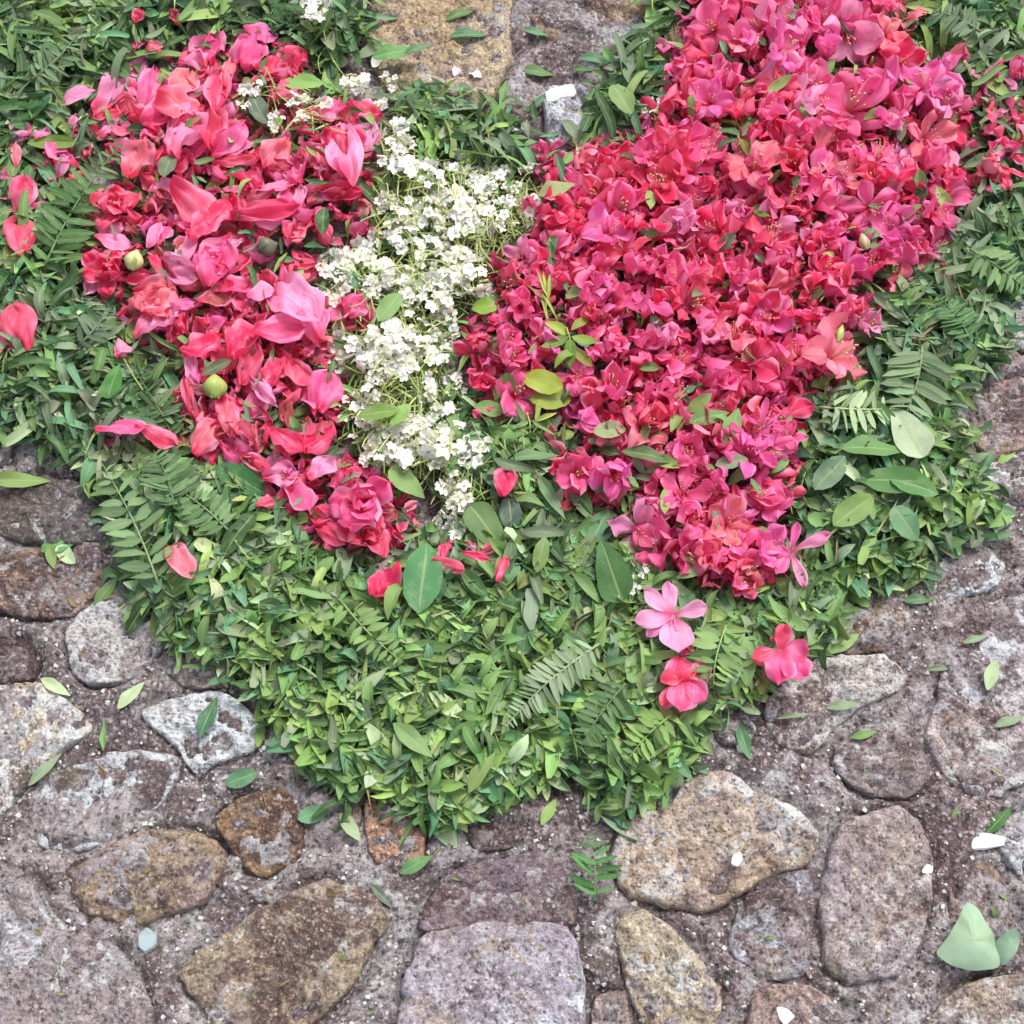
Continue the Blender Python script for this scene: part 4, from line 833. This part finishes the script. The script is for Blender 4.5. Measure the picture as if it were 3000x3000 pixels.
# broad leaves placed one by one: x, y, length, aspect(width/length), pointing angle, colour, z above pile, shape, label
BR = [leaf_tpl(1, 1.0, .16, .35, .2, .10, k, 8, 12, .16) for k in ('oval', 'heart', 'lance')]
BRM = {k: mesh('broad_leaf', *t[:2], t[2], True, M_LEAF) for k, t in zip(('oval', 'heart', 'lance'), BR)}
def broad(x, y, L, asp, ang, c, shape, label, tx=0, ty=0, dz=.014, z=None):
    s = S(x, y) * L
    o = ob('broad_leaf', BRM[shape], None, c); o.matrix_world = trs(P(x, y, z if z is not None else pile(x, y) + dz), (tx, ty, R(ang - 90)), (s * asp, s, s * max(asp, .45)))
    tag(o, label, 'leaf'); return o
HB = [(455,903,108,.46,-28,(.05,.20,.06),'oval','dark green leaf poking from under the petals of the small lobe'), (795,1088,140,.52,88,(.07,.22,.085),'oval','upright broad green leaf below the largest rose bloom'),
 (925,1000,120,.50,-52,(.15,.27,.09),'heart','broad folded leaf just below the white blossom band'), (965,970,70,.6,-80,(.09,.14,.12),'oval','dull blue-green leaf behind the broad folded leaf'), (1130,990,80,.72,70,(.11,.26,.14),'heart','rounded bluish leaf under the lone azalea pair'),
 (1150,1075,130,.52,110,(.10,.25,.08),'heart','broad mid green leaf under the lower tip of the heart'), (1650,845,120,.42,2,(.15,.31,.10),'lance','pointed leaf lying flat beside the pale upturned leaf'), (1708,812,130,.5,112,(.52,.64,.42),'heart','pale whitish upturned leaf on the right rim'),
 (1690,905,130,.42,-5,(.13,.30,.09),'oval','long glossy leaf below the pale upturned leaf'), (1725,915,90,.5,-20,(.09,.24,.07),'oval','darker leaf crossing the long glossy leaf'), (1610,960,100,.5,40,(.20,.32,.09),'oval','yellowish oval leaf on the lower right rim'), (1710,985,80,.6,-60,(.14,.28,.15),'oval','rounded grey-green leaf low on the right rim'),
 (1565,890,90,.5,50,(.12,.2,.12),'oval','grey-green leaf between the heart and the glossy leaves'), (570,155,78,.44,2,(.24,.42,.11),'oval','lime green leaf at the top edge of the small lobe'), (1338,785,78,.46,20,(.17,.32,.09),'lance','left one of the pair of pointed green leaves on the azaleas'),
 (1378,805,80,.46,70,(.15,.30,.08),'lance','right one of the pair of pointed green leaves on the azaleas'), (1022,722,82,.55,165,(.34,.42,.05),'oval','upper yellow-green leaf in the middle of the heart'), (1040,750,78,.66,15,(.30,.38,.05),'oval','lower yellow-green leaf in the middle of the heart'),
 (922,772,56,.55,170,(.22,.38,.12),'oval','light green oval leaf beside the white band'), (733,578,74,.5,62,(.19,.33,.11),'oval','green leaf among the white blossoms halfway down'), (712,778,72,.5,10,(.19,.33,.07),'oval','green leaf among the white blossoms lower down'),
 (755,782,56,.55,60,(.2,.34,.08),'oval','second green leaf beside the lower green leaf in the white band'), (770,910,84,.6,-30,(.2,.34,.11),'heart','light leaf at the foot of the white band'), (915,578,50,.85,10,(.2,.36,.04),'oval','round bright green leaf at the edge of the azaleas'),
 (1175,185,74,.6,-60,(.2,.31,.1),'oval','pale green leaf on the stones between the lobes'), (1245,435,80,.3,30,(.2,.34,.12),'lance','narrow leaf slipped under a light pink azalea'), (1440,397,44,.85,0,(.17,.29,.05),'oval','round yellow-green leaf in the middle of the azaleas'),
 (1085,550,44,.5,40,(.2,.3,.1),'oval','leaf beside the spiky yellow-green sprig'), (315,312,52,.66,85,(.2,.27,.17),'oval','small grey-green leaf standing on the petals'), (408,692,60,.36,35,(.14,.17,.1),'oval','greyish leaf above the round green bud'),
 (212,718,70,.62,80,(.08,.27,.06),'heart','bright green leaf in the grass left of the small lobe'), (100,268,90,.3,8,(.13,.24,.03),'oval','bright narrow leaf in the grass above the stray red petals'), (490,205,70,.5,-60,(.14,.18,.13),'oval','grey leaf under the small white flowers of the left lobe'),
 (745,98,84,.42,20,(.1,.26,.07),'lance','green leaf lying on the left of the big sandy stone'), (790,90,56,.36,25,(.09,.18,.09),'lance','dark tip leaf beside the leaf on the sandy stone'), (1060,325,84,.2,-75,(.08,.2,.1),'lance','narrow dark leaf across the inner edge of the azaleas'),
 (1050,355,70,.5,20,(.25,.3,.13),'lance','olive leaf bridging the white band and the azaleas'), (1045,450,90,.2,80,(.13,.24,.15),'lance','thin bluish leaf between the white band and azaleas'), (1040,480,60,.3,-85,(.05,.2,.08),'lance','dark leaf scrap beside the thin bluish leaf'),
 (1510,240,1,.1,0,G_MID,'oval','x'), (1150,810,60,.55,10,(.42,.5,.25),'oval','pale whitish green leaf among the lower azaleas'), (1480,220,1,1,1,G_MID,'oval','x'), (1230,860,110,.28,-12,(.13,.2,.08),'lance','long curved leaf under the lower azaleas'), (1525,1330,1,1,1,G_MID,'oval','x'),
 (1010,860,90,.3,10,(.16,.29,.13),'lance','curved leaf below the small white flower'), (1100,960,84,.25,-50,(.13,.23,.12),'lance','narrow leaf running from the lone azalea'), (1040,935,110,.22,-60,(.13,.23,.12),'lance','long narrow leaf curving down from the white band'),
 (780,1395,100,.36,-40,(.2,.33,.12),'lance','large light leaflet lying near the lower edge of the rim'), (650,1290,1,1,1,G_MID,'oval','x'), (1380,870,60,.5,10,(.3,.4,.24),'oval','pale leaf piece among the lowest azaleas'), (1310,1075,70,.4,25,(.22,.33,.15),'lance','pale leaf under the lowest azaleas'),
 (1000,1400,1,1,1,G_MID,'oval','x'), (1020,1045,70,.42,80,(.2,.3,.1),'oval','small upright leaf right of the broad folded leaf')]
for h in HB:
    if h[7] == 'x': continue
    x, y, L, asp, a, c, shp, lb = h
    broad(x, y, L, asp, a, c, shp, lb, random.gauss(0, .12), random.gauss(0, .15), .020)
# loose leaves on the stones
ONST = [(105,1295,66,.3,-28,G_PAL,'pale leaf lying above the left tan stone'),(247,1310,66,.34,52,G_PAL,'pale leaf pointing at the blue-grey wedge stone'),(195,1385,56,.2,95,G_MID,'thin green leaf right of the left tan stone'),(85,1450,80,.22,52,G_GRY,'grey-green leaf in the crack beside the left tan stone'),
 (455,1467,60,.5,25,G_BLU,'bluish leaf below the blue-grey wedge stone'),(392,1350,80,.34,75,(.06,.17,.09),'dark upright leaf lying on the blue-grey wedge stone'),(35,905,110,.26,4,G_YEL,'yellow-green leaf on the dark stone at the left edge'),(110,1025,66,.6,30,(.07,.2,.06),'dark leaf on the brown mottled stone'),
 (125,1045,50,.5,-40,G_PAL,'pale leaf overlapping the dark leaf on the brown stone'),(98,1050,50,.36,-70,G_YEL,'yellowish bent leaf on the brown mottled stone'),(200,1115,72,.3,62,G_MID,'green leaf in the joint below the pale leafy spray'),(590,1535,56,.5,20,G_BLU,'leaf on the small grey stone under the rim'),
 (662,1560,66,.36,-50,G_PAL,'leaf left of the pinkish stone'),(785,1630,66,.36,28,(.14,.32,.12),'green leaf across the lower right of the pinkish stone'),(840,1568,72,.42,-50,G_PAL,'pale leaf right of the pinkish stone'),(1035,1530,56,.34,62,G_YEL,'yellow-green leaf tip below the rim'),
 (1590,1212,74,.36,32,(.2,.3,.1),'leaf lying between the lone azalea and the brown stone'),(1735,1130,60,.3,5,(.12,.22,.12),'leaf on the joint above the big pale stone'),(1775,1260,56,.2,8,G_GRY,'grey leaf on the big pale stone'),(1870,1270,70,.34,70,G_PAL,'pale leaf on the big pale stone near the picture edge'),
 (1905,1360,60,.3,20,G_GRY,'grey-green leaf lower on the big pale stone'),(1885,1545,84,.24,45,(.06,.2,.05),'dark leaf curving along the right edge above the white chip'),(1840,1205,50,.26,20,G_GRY,'thin grey leaf high on the big pale stone'),(1500,1350,66,.14,8,G_GRY,'thin grey leaf on the whitish stone'),
 (1590,1330,60,.3,10,G_GRY,'greyish leaf right on the whitish stone'),(1400,1390,84,.26,105,(.08,.2,.1),'green leaf leaning on the small bluish stone'),(1630,1385,50,.3,15,G_MID,'green scrap below the whitish stone'),(720,1690,60,.25,-45,(.14,.17,.14),'grey leaf left of the purple-grey stone'),
 (1900,860,50,.3,40,G_YEL,'yellow leaf at the right picture edge'),(1560,1150,1,1,1,G_MID,'x'),(890,65,80,.26,8,G_BLU,'leaf across the top of the sandy stone'),(1010,60,50,.3,-20,G_BLU,'leaf between the two top stones'),(870,25,60,.3,25,(.1,.2,.06),'small leaf at the top of the sandy stone'),(1125,110,60,.3,-10,G_BLU,'bluish leaf on the top purple stone'),
 (1100,130,40,.3,0,G_DRK,'dark leaf on the joint by the top purple stone'),(1015,135,60,.36,-8,G_MID,'olive leaf above the grey stone with the white fleck'),(950,170,50,.3,80,G_MID,'leaf at the right foot of the sandy stone'),(1890,1840,1,1,1,G_MID,'x'),(820,170,56,.2,88,(.08,.22,.06),'thin leaf standing at the foot of the sandy stone'),
 (1780,1600,1,1,1,G_MID,'x'),(1805,1000,50,.5,60,G_PAL,'pale leaf at the outer tip of the right rim'),(1700,1060,60,.4,-50,G_YEL,'yellowish leaf dangling over the brown stone'),(1790,1010,60,.26,-80,G_GRY,'drooping grey leaf at the outer tip of the right rim'),(1250,1480,60,.3,40,G_MID,'leaf below the green rim beside the tan stone')]
for (x, y, L, asp, a, c, lb) in ONST:
    if lb == 'x': continue
    broad(x, y, L * 1.05, asp * 1.1, a, c, 'lance' if asp < .4 else 'oval', lb, random.gauss(0, .08), random.gauss(0, .1), .010, surf(x, y, .004))
# scraps strewn between the lobes
for (x, y) in scatter([[(700,120),(960,190),(1150,150),(1240,60),(1240,240),(1010,280),(800,280),(700,180)]], 60, 20, [(1062, 205, 44)]):
    leafobj('leaf_scrap', random.choice(LANCE_M + BLADE_M), x, y, random.uniform(34, 70), random.choice((G_DRK, G_MID, G_BLU, G_GRY)), None, random.gauss(0, .25), random.gauss(0, .25), surf(x, y, random.uniform(.002, .009)), 1, None, 'leaf', 'leaf scraps between the two lobes')
EDGE = []
for zx in ZGB + ZGL:
    for i in range(len(zx)):
        a, b = np.array(zx[i]), np.array(zx[(i + 1) % len(zx)])
        for t in np.arange(0, 1, 26 / max(26, np.linalg.norm(b - a))):
            q = a + (b - a) * t + RNG.normal(0, 17, 2)
            if 0 < q[0] < W and 800 < q[1] < W and not within(*q, ALLG + ZR + ZL + ZW): EDGE.append(tuple(q))
random.shuffle(EDGE)
for (x, y) in EDGE[:125]:
    leafobj('stray_leaflet', random.choice(LANCE_M), x, y, random.uniform(44, 74), random.choice((G_MID, G_YEL, G_PAL, G_BLU)), None, random.gauss(0, .15), random.gauss(0, .15), surf(x, y, .003), 1, None, 'leaflet', 'stray leaflets along the edge of the rim')

for (x, y) in scatter([[(0,880),(200,1100),(500,1400),(900,1600),(1200,1560),(1600,1240),(1930,1000),(1930,1930),(0,1930)]], 60, 30):
    if within(x, y, ALLG): continue
    c = random.choice(((.26,.15,.07), (.20,.13,.07), (.34,.24,.12), (.17,.26,.08)))
    leafobj('dry_scrap', random.choice(LANCE_M + BLADE_M), x, y, random.uniform(12, 30), c, None, random.gauss(0, .2), random.gauss(0, .2), surf(x, y, .0015), 1.2, lab('tiny wilted leaf scrap', x, y), 'leaf', 'tiny scraps on the paving')
# ------------------------------------------------------------------ ferns
def pinna_tpl(): return leaf_tpl(1, .30, random.uniform(.1, .3), random.uniform(-.1, .2), random.uniform(-.2, .2), .06, 'blade', 2, 5)
PIN = [mesh('leaflet', *t[:2], t[2], True, M_LEAF) for t in [pinna_tpl() for _ in range(5)]]
PINW = [mesh('leaflet', *t[:2], t[2], True, M_LEAF) for t in [leaf_tpl(1, .36, .2, random.uniform(-.1, .3), .2, .05, 'lance', 2, 6) for _ in range(4)]]
def fern(x0, y0, x1, y1, npair, wmax, c, bow=10, label=None, wide=False, dz=.019, taper=1.0, one=0, zfix=None):
    root = bpy.data.objects.new('fern_frond', None); col.objects.link(root); base = P(x0, y0, zfix or pile(x0, y0) + dz); root.location = base
    pts = []; n = math.hypot(x1 - x0, y1 - y0); s = S((x0 + x1) / 2, (y0 + y1) / 2)
    for i in range(npair + 2):
        t = i / (npair + 1); b = bow * math.sin(math.pi * t)
        x, y = x0 + (x1 - x0) * t - (y1 - y0) / n * b, y0 + (y1 - y0) * t + (x1 - x0) / n * b
        pts.append(P(x, y, (zfix or (pile(x, y) * .5 + pile(x0, y0) * .5 + dz)) + .004 * math.sin(t * 3)) - base)
    t = tube(pts, 2.6 * s, 1.0 * s, 4); ob('stem', mesh('stem', *t[:2], t[2], True, M_STEM), root, (c[0] * 1.2, c[1] * 1.0, c[2]))
    for i in range(1, npair + 1):
        t = i / (npair + 1); d = (pts[i + 1] - pts[i - 1]); ang = math.atan2(d.y, d.x)
        L = wmax * s * interp(t, [0, .15, .5, 1], [.55, .95, 1, .22 * taper])
        for sd in ((-1, 1) if not one else (one,)):
            if random.random() < .09: continue
            a = ang + sd * R(72 + random.uniform(-7, 7)); l = L * random.uniform(.88, 1.08)
            dirv = Vector((math.cos(a), math.sin(a), 0))
            k = ob('leaflet', random.choice(PINW if wide else PIN), root, jit(c, .12))
            k.matrix_local = trs(pts[i] + dirv * l * .5, (random.gauss(0, .22), random.gauss(0, .4), a - math.pi / 2 + random.gauss(0, .08)), (l * (1 if wide else .85), l, l))
    tag(root, label, 'fern', 'fern fronds'); return root
fern(85,500,232,268,20,62,(.085,.19,.06),-12,'dark green fern frond running up beside the crinkled red bloom')
fern(1130,1215,950,1375,26,46,(.30,.40,.25),10,'pale fern frond lying on the middle of the front rim')
fern(1740,655,1710,780,11,68,(.19,.29,.16),-6,'pale fern frond tip on the right rim above the pointed leaves', taper=2)
fern(1545,768,1680,772,8,50,(.40,.52,.30),2,'whitish toothed fern piece beside the outer heart edge', taper=2.6)
fern(330,960,290,850,14,60,(.10,.19,.08),6,'dark fern frond under the lower left of the small lobe')
fern(1830,470,1935,545,12,52,(.16,.27,.11),-4,'small fern frond at the right picture edge')
fern(150,650,205,580,10,44,(.11,.18,.11),4,'small grey fern tip in the grass at the left')
fern(330,830,240,680,16,44,(.07,.14,.05),4,'dark fern frond beside the stalk of the closed pink bud')
fern(1120,1700,1110,1570,8,52,(.07,.23,.06),8,'bright green fern scrap in the mortar joint below the rim', zfix=.021)
fern(300,1105,190,870,11,64,(.20,.32,.15),8,'pale leafy spray with wide leaflets on the left end of the rim', True)
fern(430,1000,330,920,10,46,(.15,.27,.11),5,'light fern piece right of the pale leafy spray', True)
fern(1180,1290,1090,1420,13,44,(.09,.18,.07),6,'dark fern frond right of the pale frond')
fern(640,1130,760,1250,12,46,(.19,.32,.1),6,'light green fern frond on the left half of the front rim', True)
fern(1370,1180,1345,1300,8,60,(.22,.36,.12),6,'light green leafy sprig between the two lone azaleas', True)
fern(1760,730,1720,830,1,1,(.2,.3,.1),0,'x') if False else None
fern(1830,640,1770,560,12,40,(.08,.2,.07),6,'dark fern tip on the right rim below the heart')
fern(1265,1350,1180,1440,9,44,(.2,.34,.09),6,'yellowish fern piece near the bottom point of the rim', True)
fern(1850,60,1760,20,12,40,(.13,.2,.12),6,'grey-green fern tip in the top right corner')
fern(60,150,150,60,12,46,(.12,.2,.1),6,'grey-green fern tip in the grassy corner')
# spiky yellow-green sprig and leafy sprig in the heart
def sprig(name, x, y, parts, label, cat='sprig'):
    root = bpy.data.objects.new(name, None); col.objects.link(root); base = P(x, y, pile(x, y) + .018); root.location = base; s = S(x, y)
    pts = [Vector((0, -25 * s, 0)), Vector((0, 0, .002)), Vector((-6 * s, 20 * s, .004))]
    t = tube(pts, 2.2 * s, 1.4 * s, 4); ob('stem', mesh('stem', *t[:2], t[2], True, M_STEM), root, (.4, .5, .12))
    for (dx, dy, L, ws, a, c, kind) in parts:
        me = random.choice({'b': BLADE_M, 'o': OVAL_M, 'l': LANCE_M}[kind])
        ob('leaf', me, root, c, trs((dx * s, dy * s, .003 + random.random() * .004), (random.gauss(0, .15), random.gauss(0, .15), R(a - 90)), (L * s * ws, L * s, L * s)))
    tag(root, label, cat)
YG, YO = (.36,.46,.09), (.32,.33,.06)
sprig('spiky_sprig', 1030, 575, [(-10,35,60,.7,115,YG,'b'),(0,38,66,.7,95,YG,'b'),(10,30,60,.7,75,YG,'b'),(-16,20,50,.8,130,YG,'b'),(8,-10,60,.7,-60,YG,'b'),(0,-25,60,.6,-75,YG,'b')], 'spiky yellow-green sprig at the inner edge of the azaleas')
sprig('leafy_sprig', 1075, 640, [(-22,20,50,.9,150,YG,'o'),(20,26,46,.9,40,(.33,.34,.06),'o'),(-28,-14,54,.9,200,(.2,.33,.05),'o'),(26,-10,50,.9,-20,(.22,.33,.05),'o'),(0,-34,56,.9,-90,(.2,.34,.05),'o'),(-10,-46,50,.9,-130,(.18,.3,.05),'o'),(22,-44,46,.9,-50,YO,'o')], 'leafy olive sprig above the yellow-green leaf pair')
sprig('leafy_sprig', 1395, 268, [(-20,16,46,.9,150,G_DRK,'o'),(16,20,42,.9,50,G_MID,'o'),(-24,-12,46,.9,210,G_DRK,'o'),(22,-14,46,.9,-20,(.14,.22,.03),'o'),(6,-20,40,.9,-70,YO,'o')], 'dark green leaf clump in the upper azaleas')
sprig('leafy_sprig', 1000, 800, [(-20,16,44,.8,120,G_MID,'l'),(16,24,46,.8,80,YG,'l'),(-24,-12,46,.8,210,G_MID,'l'),(22,-14,46,.8,-40,G_YEL,'l'),(30,10,44,.8,30,YG,'l')], 'green sprig below the yellow-green leaf pair')
sprig('leafy_sprig', 1230, 1, [(-20,16,44,.8,120,G_MID,'l'),(16,24,46,.8,80,YG,'l'),(-24,-12,46,.8,210,G_MID,'l')], 'sprig at the top edge left of the azaleas')
# buds
def bud(x, y, L, Wd, ang, c, label, dz=.02, name='flower_bud'):
    s = S(x, y); vs, fs, uv = [], [], []; n = 12; m = 8
    for j in range(m + 1):
        v = j / m; r = .5 * math.sin(math.pi * min(.985, max(.02, v ** .85))) 
        for i in range(n):
            a = 2 * math.pi * i / n; q = 1 + .10 * math.cos(a * 3 + v * 2); vs.append((r * q * math.cos(a), v - .5, r * q * math.sin(a))); uv.append((i / n, v))
    for j in range(m):
        for i in range(n): a, b = j * n + i, j * n + (i + 1) % n; fs.append((a, b, b + n, a + n))
    fs += [tuple(range(n)), tuple(range(len(vs) - n, len(vs)))[::-1]]
    root = bpy.data.objects.new(name, None); col.objects.link(root)
    root.matrix_world = trs(P(x, y, pile(x, y) + dz), (0, 0, R(ang - 90)), (Wd * s, L * s, Wd * s))
    ob('bud_body', mesh('bud_body', vs, fs, uv, True, M_BUD), root, c)
    for k in range(4):
        t = grid(2, 3, lambda u, v: (u * .22 * interp(v, [0, .5, 1], [.8, 1, .1]), v * .55, .50 * math.sin(math.pi * (.06 + v * .55)) + .03 - .1 * u * u))
        ob('sepal', mesh('sepal', *t[:2], t[2], True, M_LEAF), root, (c[0] * .8, c[1] * .85, c[2] * .7), Matrix.Translation((0, -.5, 0)) @ Matrix.Rotation(k * math.pi / 2 + .4, 4, 'Y'))
    tag(root, label, 'bud')
bud(405,728,52,44,95,(.42,.50,.14),'round yellow-green bud low in the small lobe'); bud(253,490,44,34,80,(.66,.66,.30),'pale yellow bud under the crinkled red bloom'); bud(228,656,44,26,110,(.9,.28,.45),'closed pink bud on a thin stalk left of the small lobe')
bud(505,465,40,36,20,(.16,.17,.12),'dark grey-green seed head in the small lobe', .016); bud(1585,628,40,16,70,(.5,.55,.2),'narrow green bud near the outer azaleas'); bud(1630,455,36,20,100,(.6,.5,.3),'cream tuft bud in the right lobe')

# ------------------------------------------------------------------ chips, pebble and folded leaf on the stones
LPW = [mesh('petal_scrap', *t[:2], t[2], True, M_WHITE) for t in [loose_petal(.8, 'round', .5, .5, .2, 5, 6) for _ in range(4)]]
def chip(name, poly, z, th, c, label, cat):
    z = surf(sum(p[0] for p in poly) / len(poly), sum(p[1] for p in poly) / len(poly), .001)
    poly = [tuple(q) for q in chaikin([np.array(p, float) for p in poly], 1)]
    pts = [P(x, y, z) for x, y in poly]; cen = sum(pts, Vector()) / len(pts); n = len(pts); vs = []
    for (f, zz) in ((1, 0), (1.03, th * .5), (.93, th)):
        for p in pts:
            d = (p - cen) * f; d = d * (1 + .22 * noise.noise(Vector((p.x * 300, p.y * 300, zz * 400)))); vs.append((d.x, d.y, zz + .0012 * noise.noise(Vector((p.x * 200, p.y * 200, zz * 99)))))
    fs = [(j * n + i, j * n + (i + 1) % n, (j + 1) * n + (i + 1) % n, (j + 1) * n + i) for j in range(2) for i in range(n)]
    fs += [tuple(range(2 * n, 3 * n)), tuple(range(n))[::-1]]
    o = ob(name, mesh(name, vs, fs, None, False, M_CHIP), None, c); o.location = cen; tag(o, label, cat)
WH = (.60, .64, .63)
chip('white_chip', [(1820,1580),(1860,1570),(1898,1582),(1895,1595),(1865,1602),(1822,1605)], .014, .003, WH, 'flat white chip lying on the joint near the right edge', 'chip')
chip('white_chip', [(1382,1612),(1395,1608),(1402,1622),(1392,1638),(1378,1632)], .025, .003, (.56,.54,.48), 'small white flake on the large tan stone', 'chip')
chip('white_petal_scrap', [(1388,1402),(1405,1395),(1418,1410),(1410,1425),(1392,1420)], .015, .003, (.88,.88,.86), 'white petal scrap beside the small bluish stone', 'petal')
chip('white_petal_scrap', [(1462,1900),(1485,1905),(1500,1920),(1480,1935),(1468,1922)], .018, .003, (.84,.86,.8), 'white petal scrap on the stone at the bottom edge', 'petal')
chip('pale_pebble', [(262,1762),(280,1752),(298,1764),(296,1786),(278,1800),(262,1788)], .006, .004, (.30,.37,.40), 'pale bluish pebble set in the lower left mortar', 'pebble')
chip('white_chip', [(1030,172),(1085,160),(1088,180),(1034,194)], .018, .002, (.62,.66,.72), 'white flake on the grey stone between the lobes', 'chip')
for (x, y, r, lb) in [(862,135,10,'left pink-white petal scrap on the sandy stone'), (897,140,11,'right pink-white petal scrap on the sandy stone'), (710,115,11,'white petal scrap left of the sandy stone'), (968,238,13,'white petal scrap between the lobes above the band'), (562,1435,7,'tiny white scrap on the joint below the rim'),
                      (955,280,9,'white scrap at the head of the white band'), (1750,1640,9,'cream fleck on the oval stone'), (818,190,8,'white speck of blossom beside the sandy stone foot'), (775,205,8,'white speck of blossom at the top of the white band')]:
    o = ob('petal_scrap', random.choice(LPW), None, (.92,.80,.82) if 'pink' in lb else (.88,.88,.84)); sq = S(x, y) * r * 2.5
    o.matrix_world = trs(P(x, y, surf(x, y, .002)), (random.gauss(0, .2), random.gauss(0, .2), random.uniform(0, 6)), (sq * .95, sq, sq * .6)); tag(o, lb, 'petal')
# folded pale green leaf
q = P(1845, 1775, surf(1845, 1775, .009)); s = S(1845, 1775)
def fl(u, v):
    a = math.atan2(v - .42, u); pts = [(-78,-28),(-30,48),(-8,62),(18,40),(34,-2),(76,6),(66,-32),(40,-58),(-20,-56)]
    return None
root = bpy.data.objects.new('folded_leaf', None); col.objects.link(root); root.location = q
def patch(name, outline, ctr, parent, c):
    outline = [tuple(q) for q in chaikin([np.array(p, float) for p in outline], 2)]
    vs = [Vector((ctr[0], ctr[1], ctr[2] * .8)) * s]; uv = [(.3, .5)]; n = len(outline); fs = []
    rings = 7
    for r_ in range(1, rings + 1):
        for (x, y, z) in outline:
            f = r_ / rings; p = Vector(ctr) * (1 - f) + Vector((x, y, z)) * f; p.z = ctr[2] * (1 - f ** 2) * .8 + z * f ** 2 + abs(p.x - ctr[0]) * -.08; p.z += 7 * noise.noise(Vector((p.x * .035, p.y * .035, 2))) * f + 1.6 * noise.noise(Vector((p.x * .13, p.y * .13, 7))); vs.append(p * s); uv.append((.3 + x * .002, .5 + y * .003))
    for i in range(n): fs.append((0, 1 + i, 1 + (i + 1) % n))
    for r_ in range(rings - 1):
        for i in range(n): a, b = 1 + r_ * n + i, 1 + r_ * n + (i + 1) % n; fs.append((a, a + n, b + n, b))
    return ob(name, mesh(name, vs, fs, uv, True, M_LEAF), parent, c)
M_FOLD = M_LEAF
PG = (.36, .52, .36)
patch('leaf_blade', [(30,-4,12),(24,10,22),(12,36,20),(2,60,14),(-12,70,10),(-24,58,12),(-38,34,14),(-60,2,10),(-82,-22,2),(-60,-44,3),(-18,-55,3),(30,-50,4),(40,-34,6)], (-14,-4,34), root, PG)
patch('leaf_fold', [(28,-4,13),(44,12,24),(60,18,30),(74,8,28),(66,-20,20),(40,-48,4),(34,-30,8)], (52,-10,26), root, (.30,.47,.33))
tag(root, 'folded pale green leaf lying alone on the stones at the lower right', 'leaf')

# fallen grit and crumbs on mortar: nobody could count it
T, Ms, C = [], [], []
def peb(sd):
    vs, fs, uv = [], [], []
    b = [(-1,-1,-1),(1,-1,-1),(1,1,-1),(-1,1,-1),(-.7,-.7,1),(.7,-.7,1),(.7,.7,1),(-.7,.7,1)]
    r = np.random.RandomState(sd)
    vs = np.array(b, float) * .5 * r.uniform(.6, 1.1, (8, 3)); return (vs, np.array([(0,1,5,4),(1,2,6,5),(2,3,7,6),(3,0,4,7),(4,5,6,7),(3,2,1,0)]), np.zeros((8, 2)))
pb = [peb(i) for i in range(8)]
for _ in range(9000):
    x, y = random.uniform(-20, 1950), random.uniform(800, 1960)
    if within(x, y, ZGB + ZR + ZL + ZW): continue
    on = any(inpoly(x, y, s_[0]) for s_ in STONES)
    if on: continue
    p = P(x, y, .003); p.z = gz(p.x, p.y) + .0003; T.append(random.choice(pb)); Ms.append(trs(p, (random.uniform(0, 6), random.uniform(0, 6), random.uniform(0, 6)), random.choice((.0013, .0016, .002, .0024, .0034))))
    C.append(jit(random.choice(((.35,.33,.34), (.16,.13,.12), (.45,.42,.40), (.24,.19,.15), (.10,.08,.07), (.6,.6,.6))), .2))
t = NT('grit'); a = t.n('ShaderNodeAttribute', attribute_name='tint'); t.l(a.outputs['Color'], t.b.inputs['Base Color']); t.b.inputs['Roughness'].default_value = .85
gr = bulk('gravel', T, Ms, C, t.m); gr.data.polygons.foreach_set('use_smooth', [False] * len(gr.data.polygons)); tag(gr, 'fine grit and crumbs lying in the mortar joints', None, None, 'stuff')
print('objects', len(bpy.data.objects))
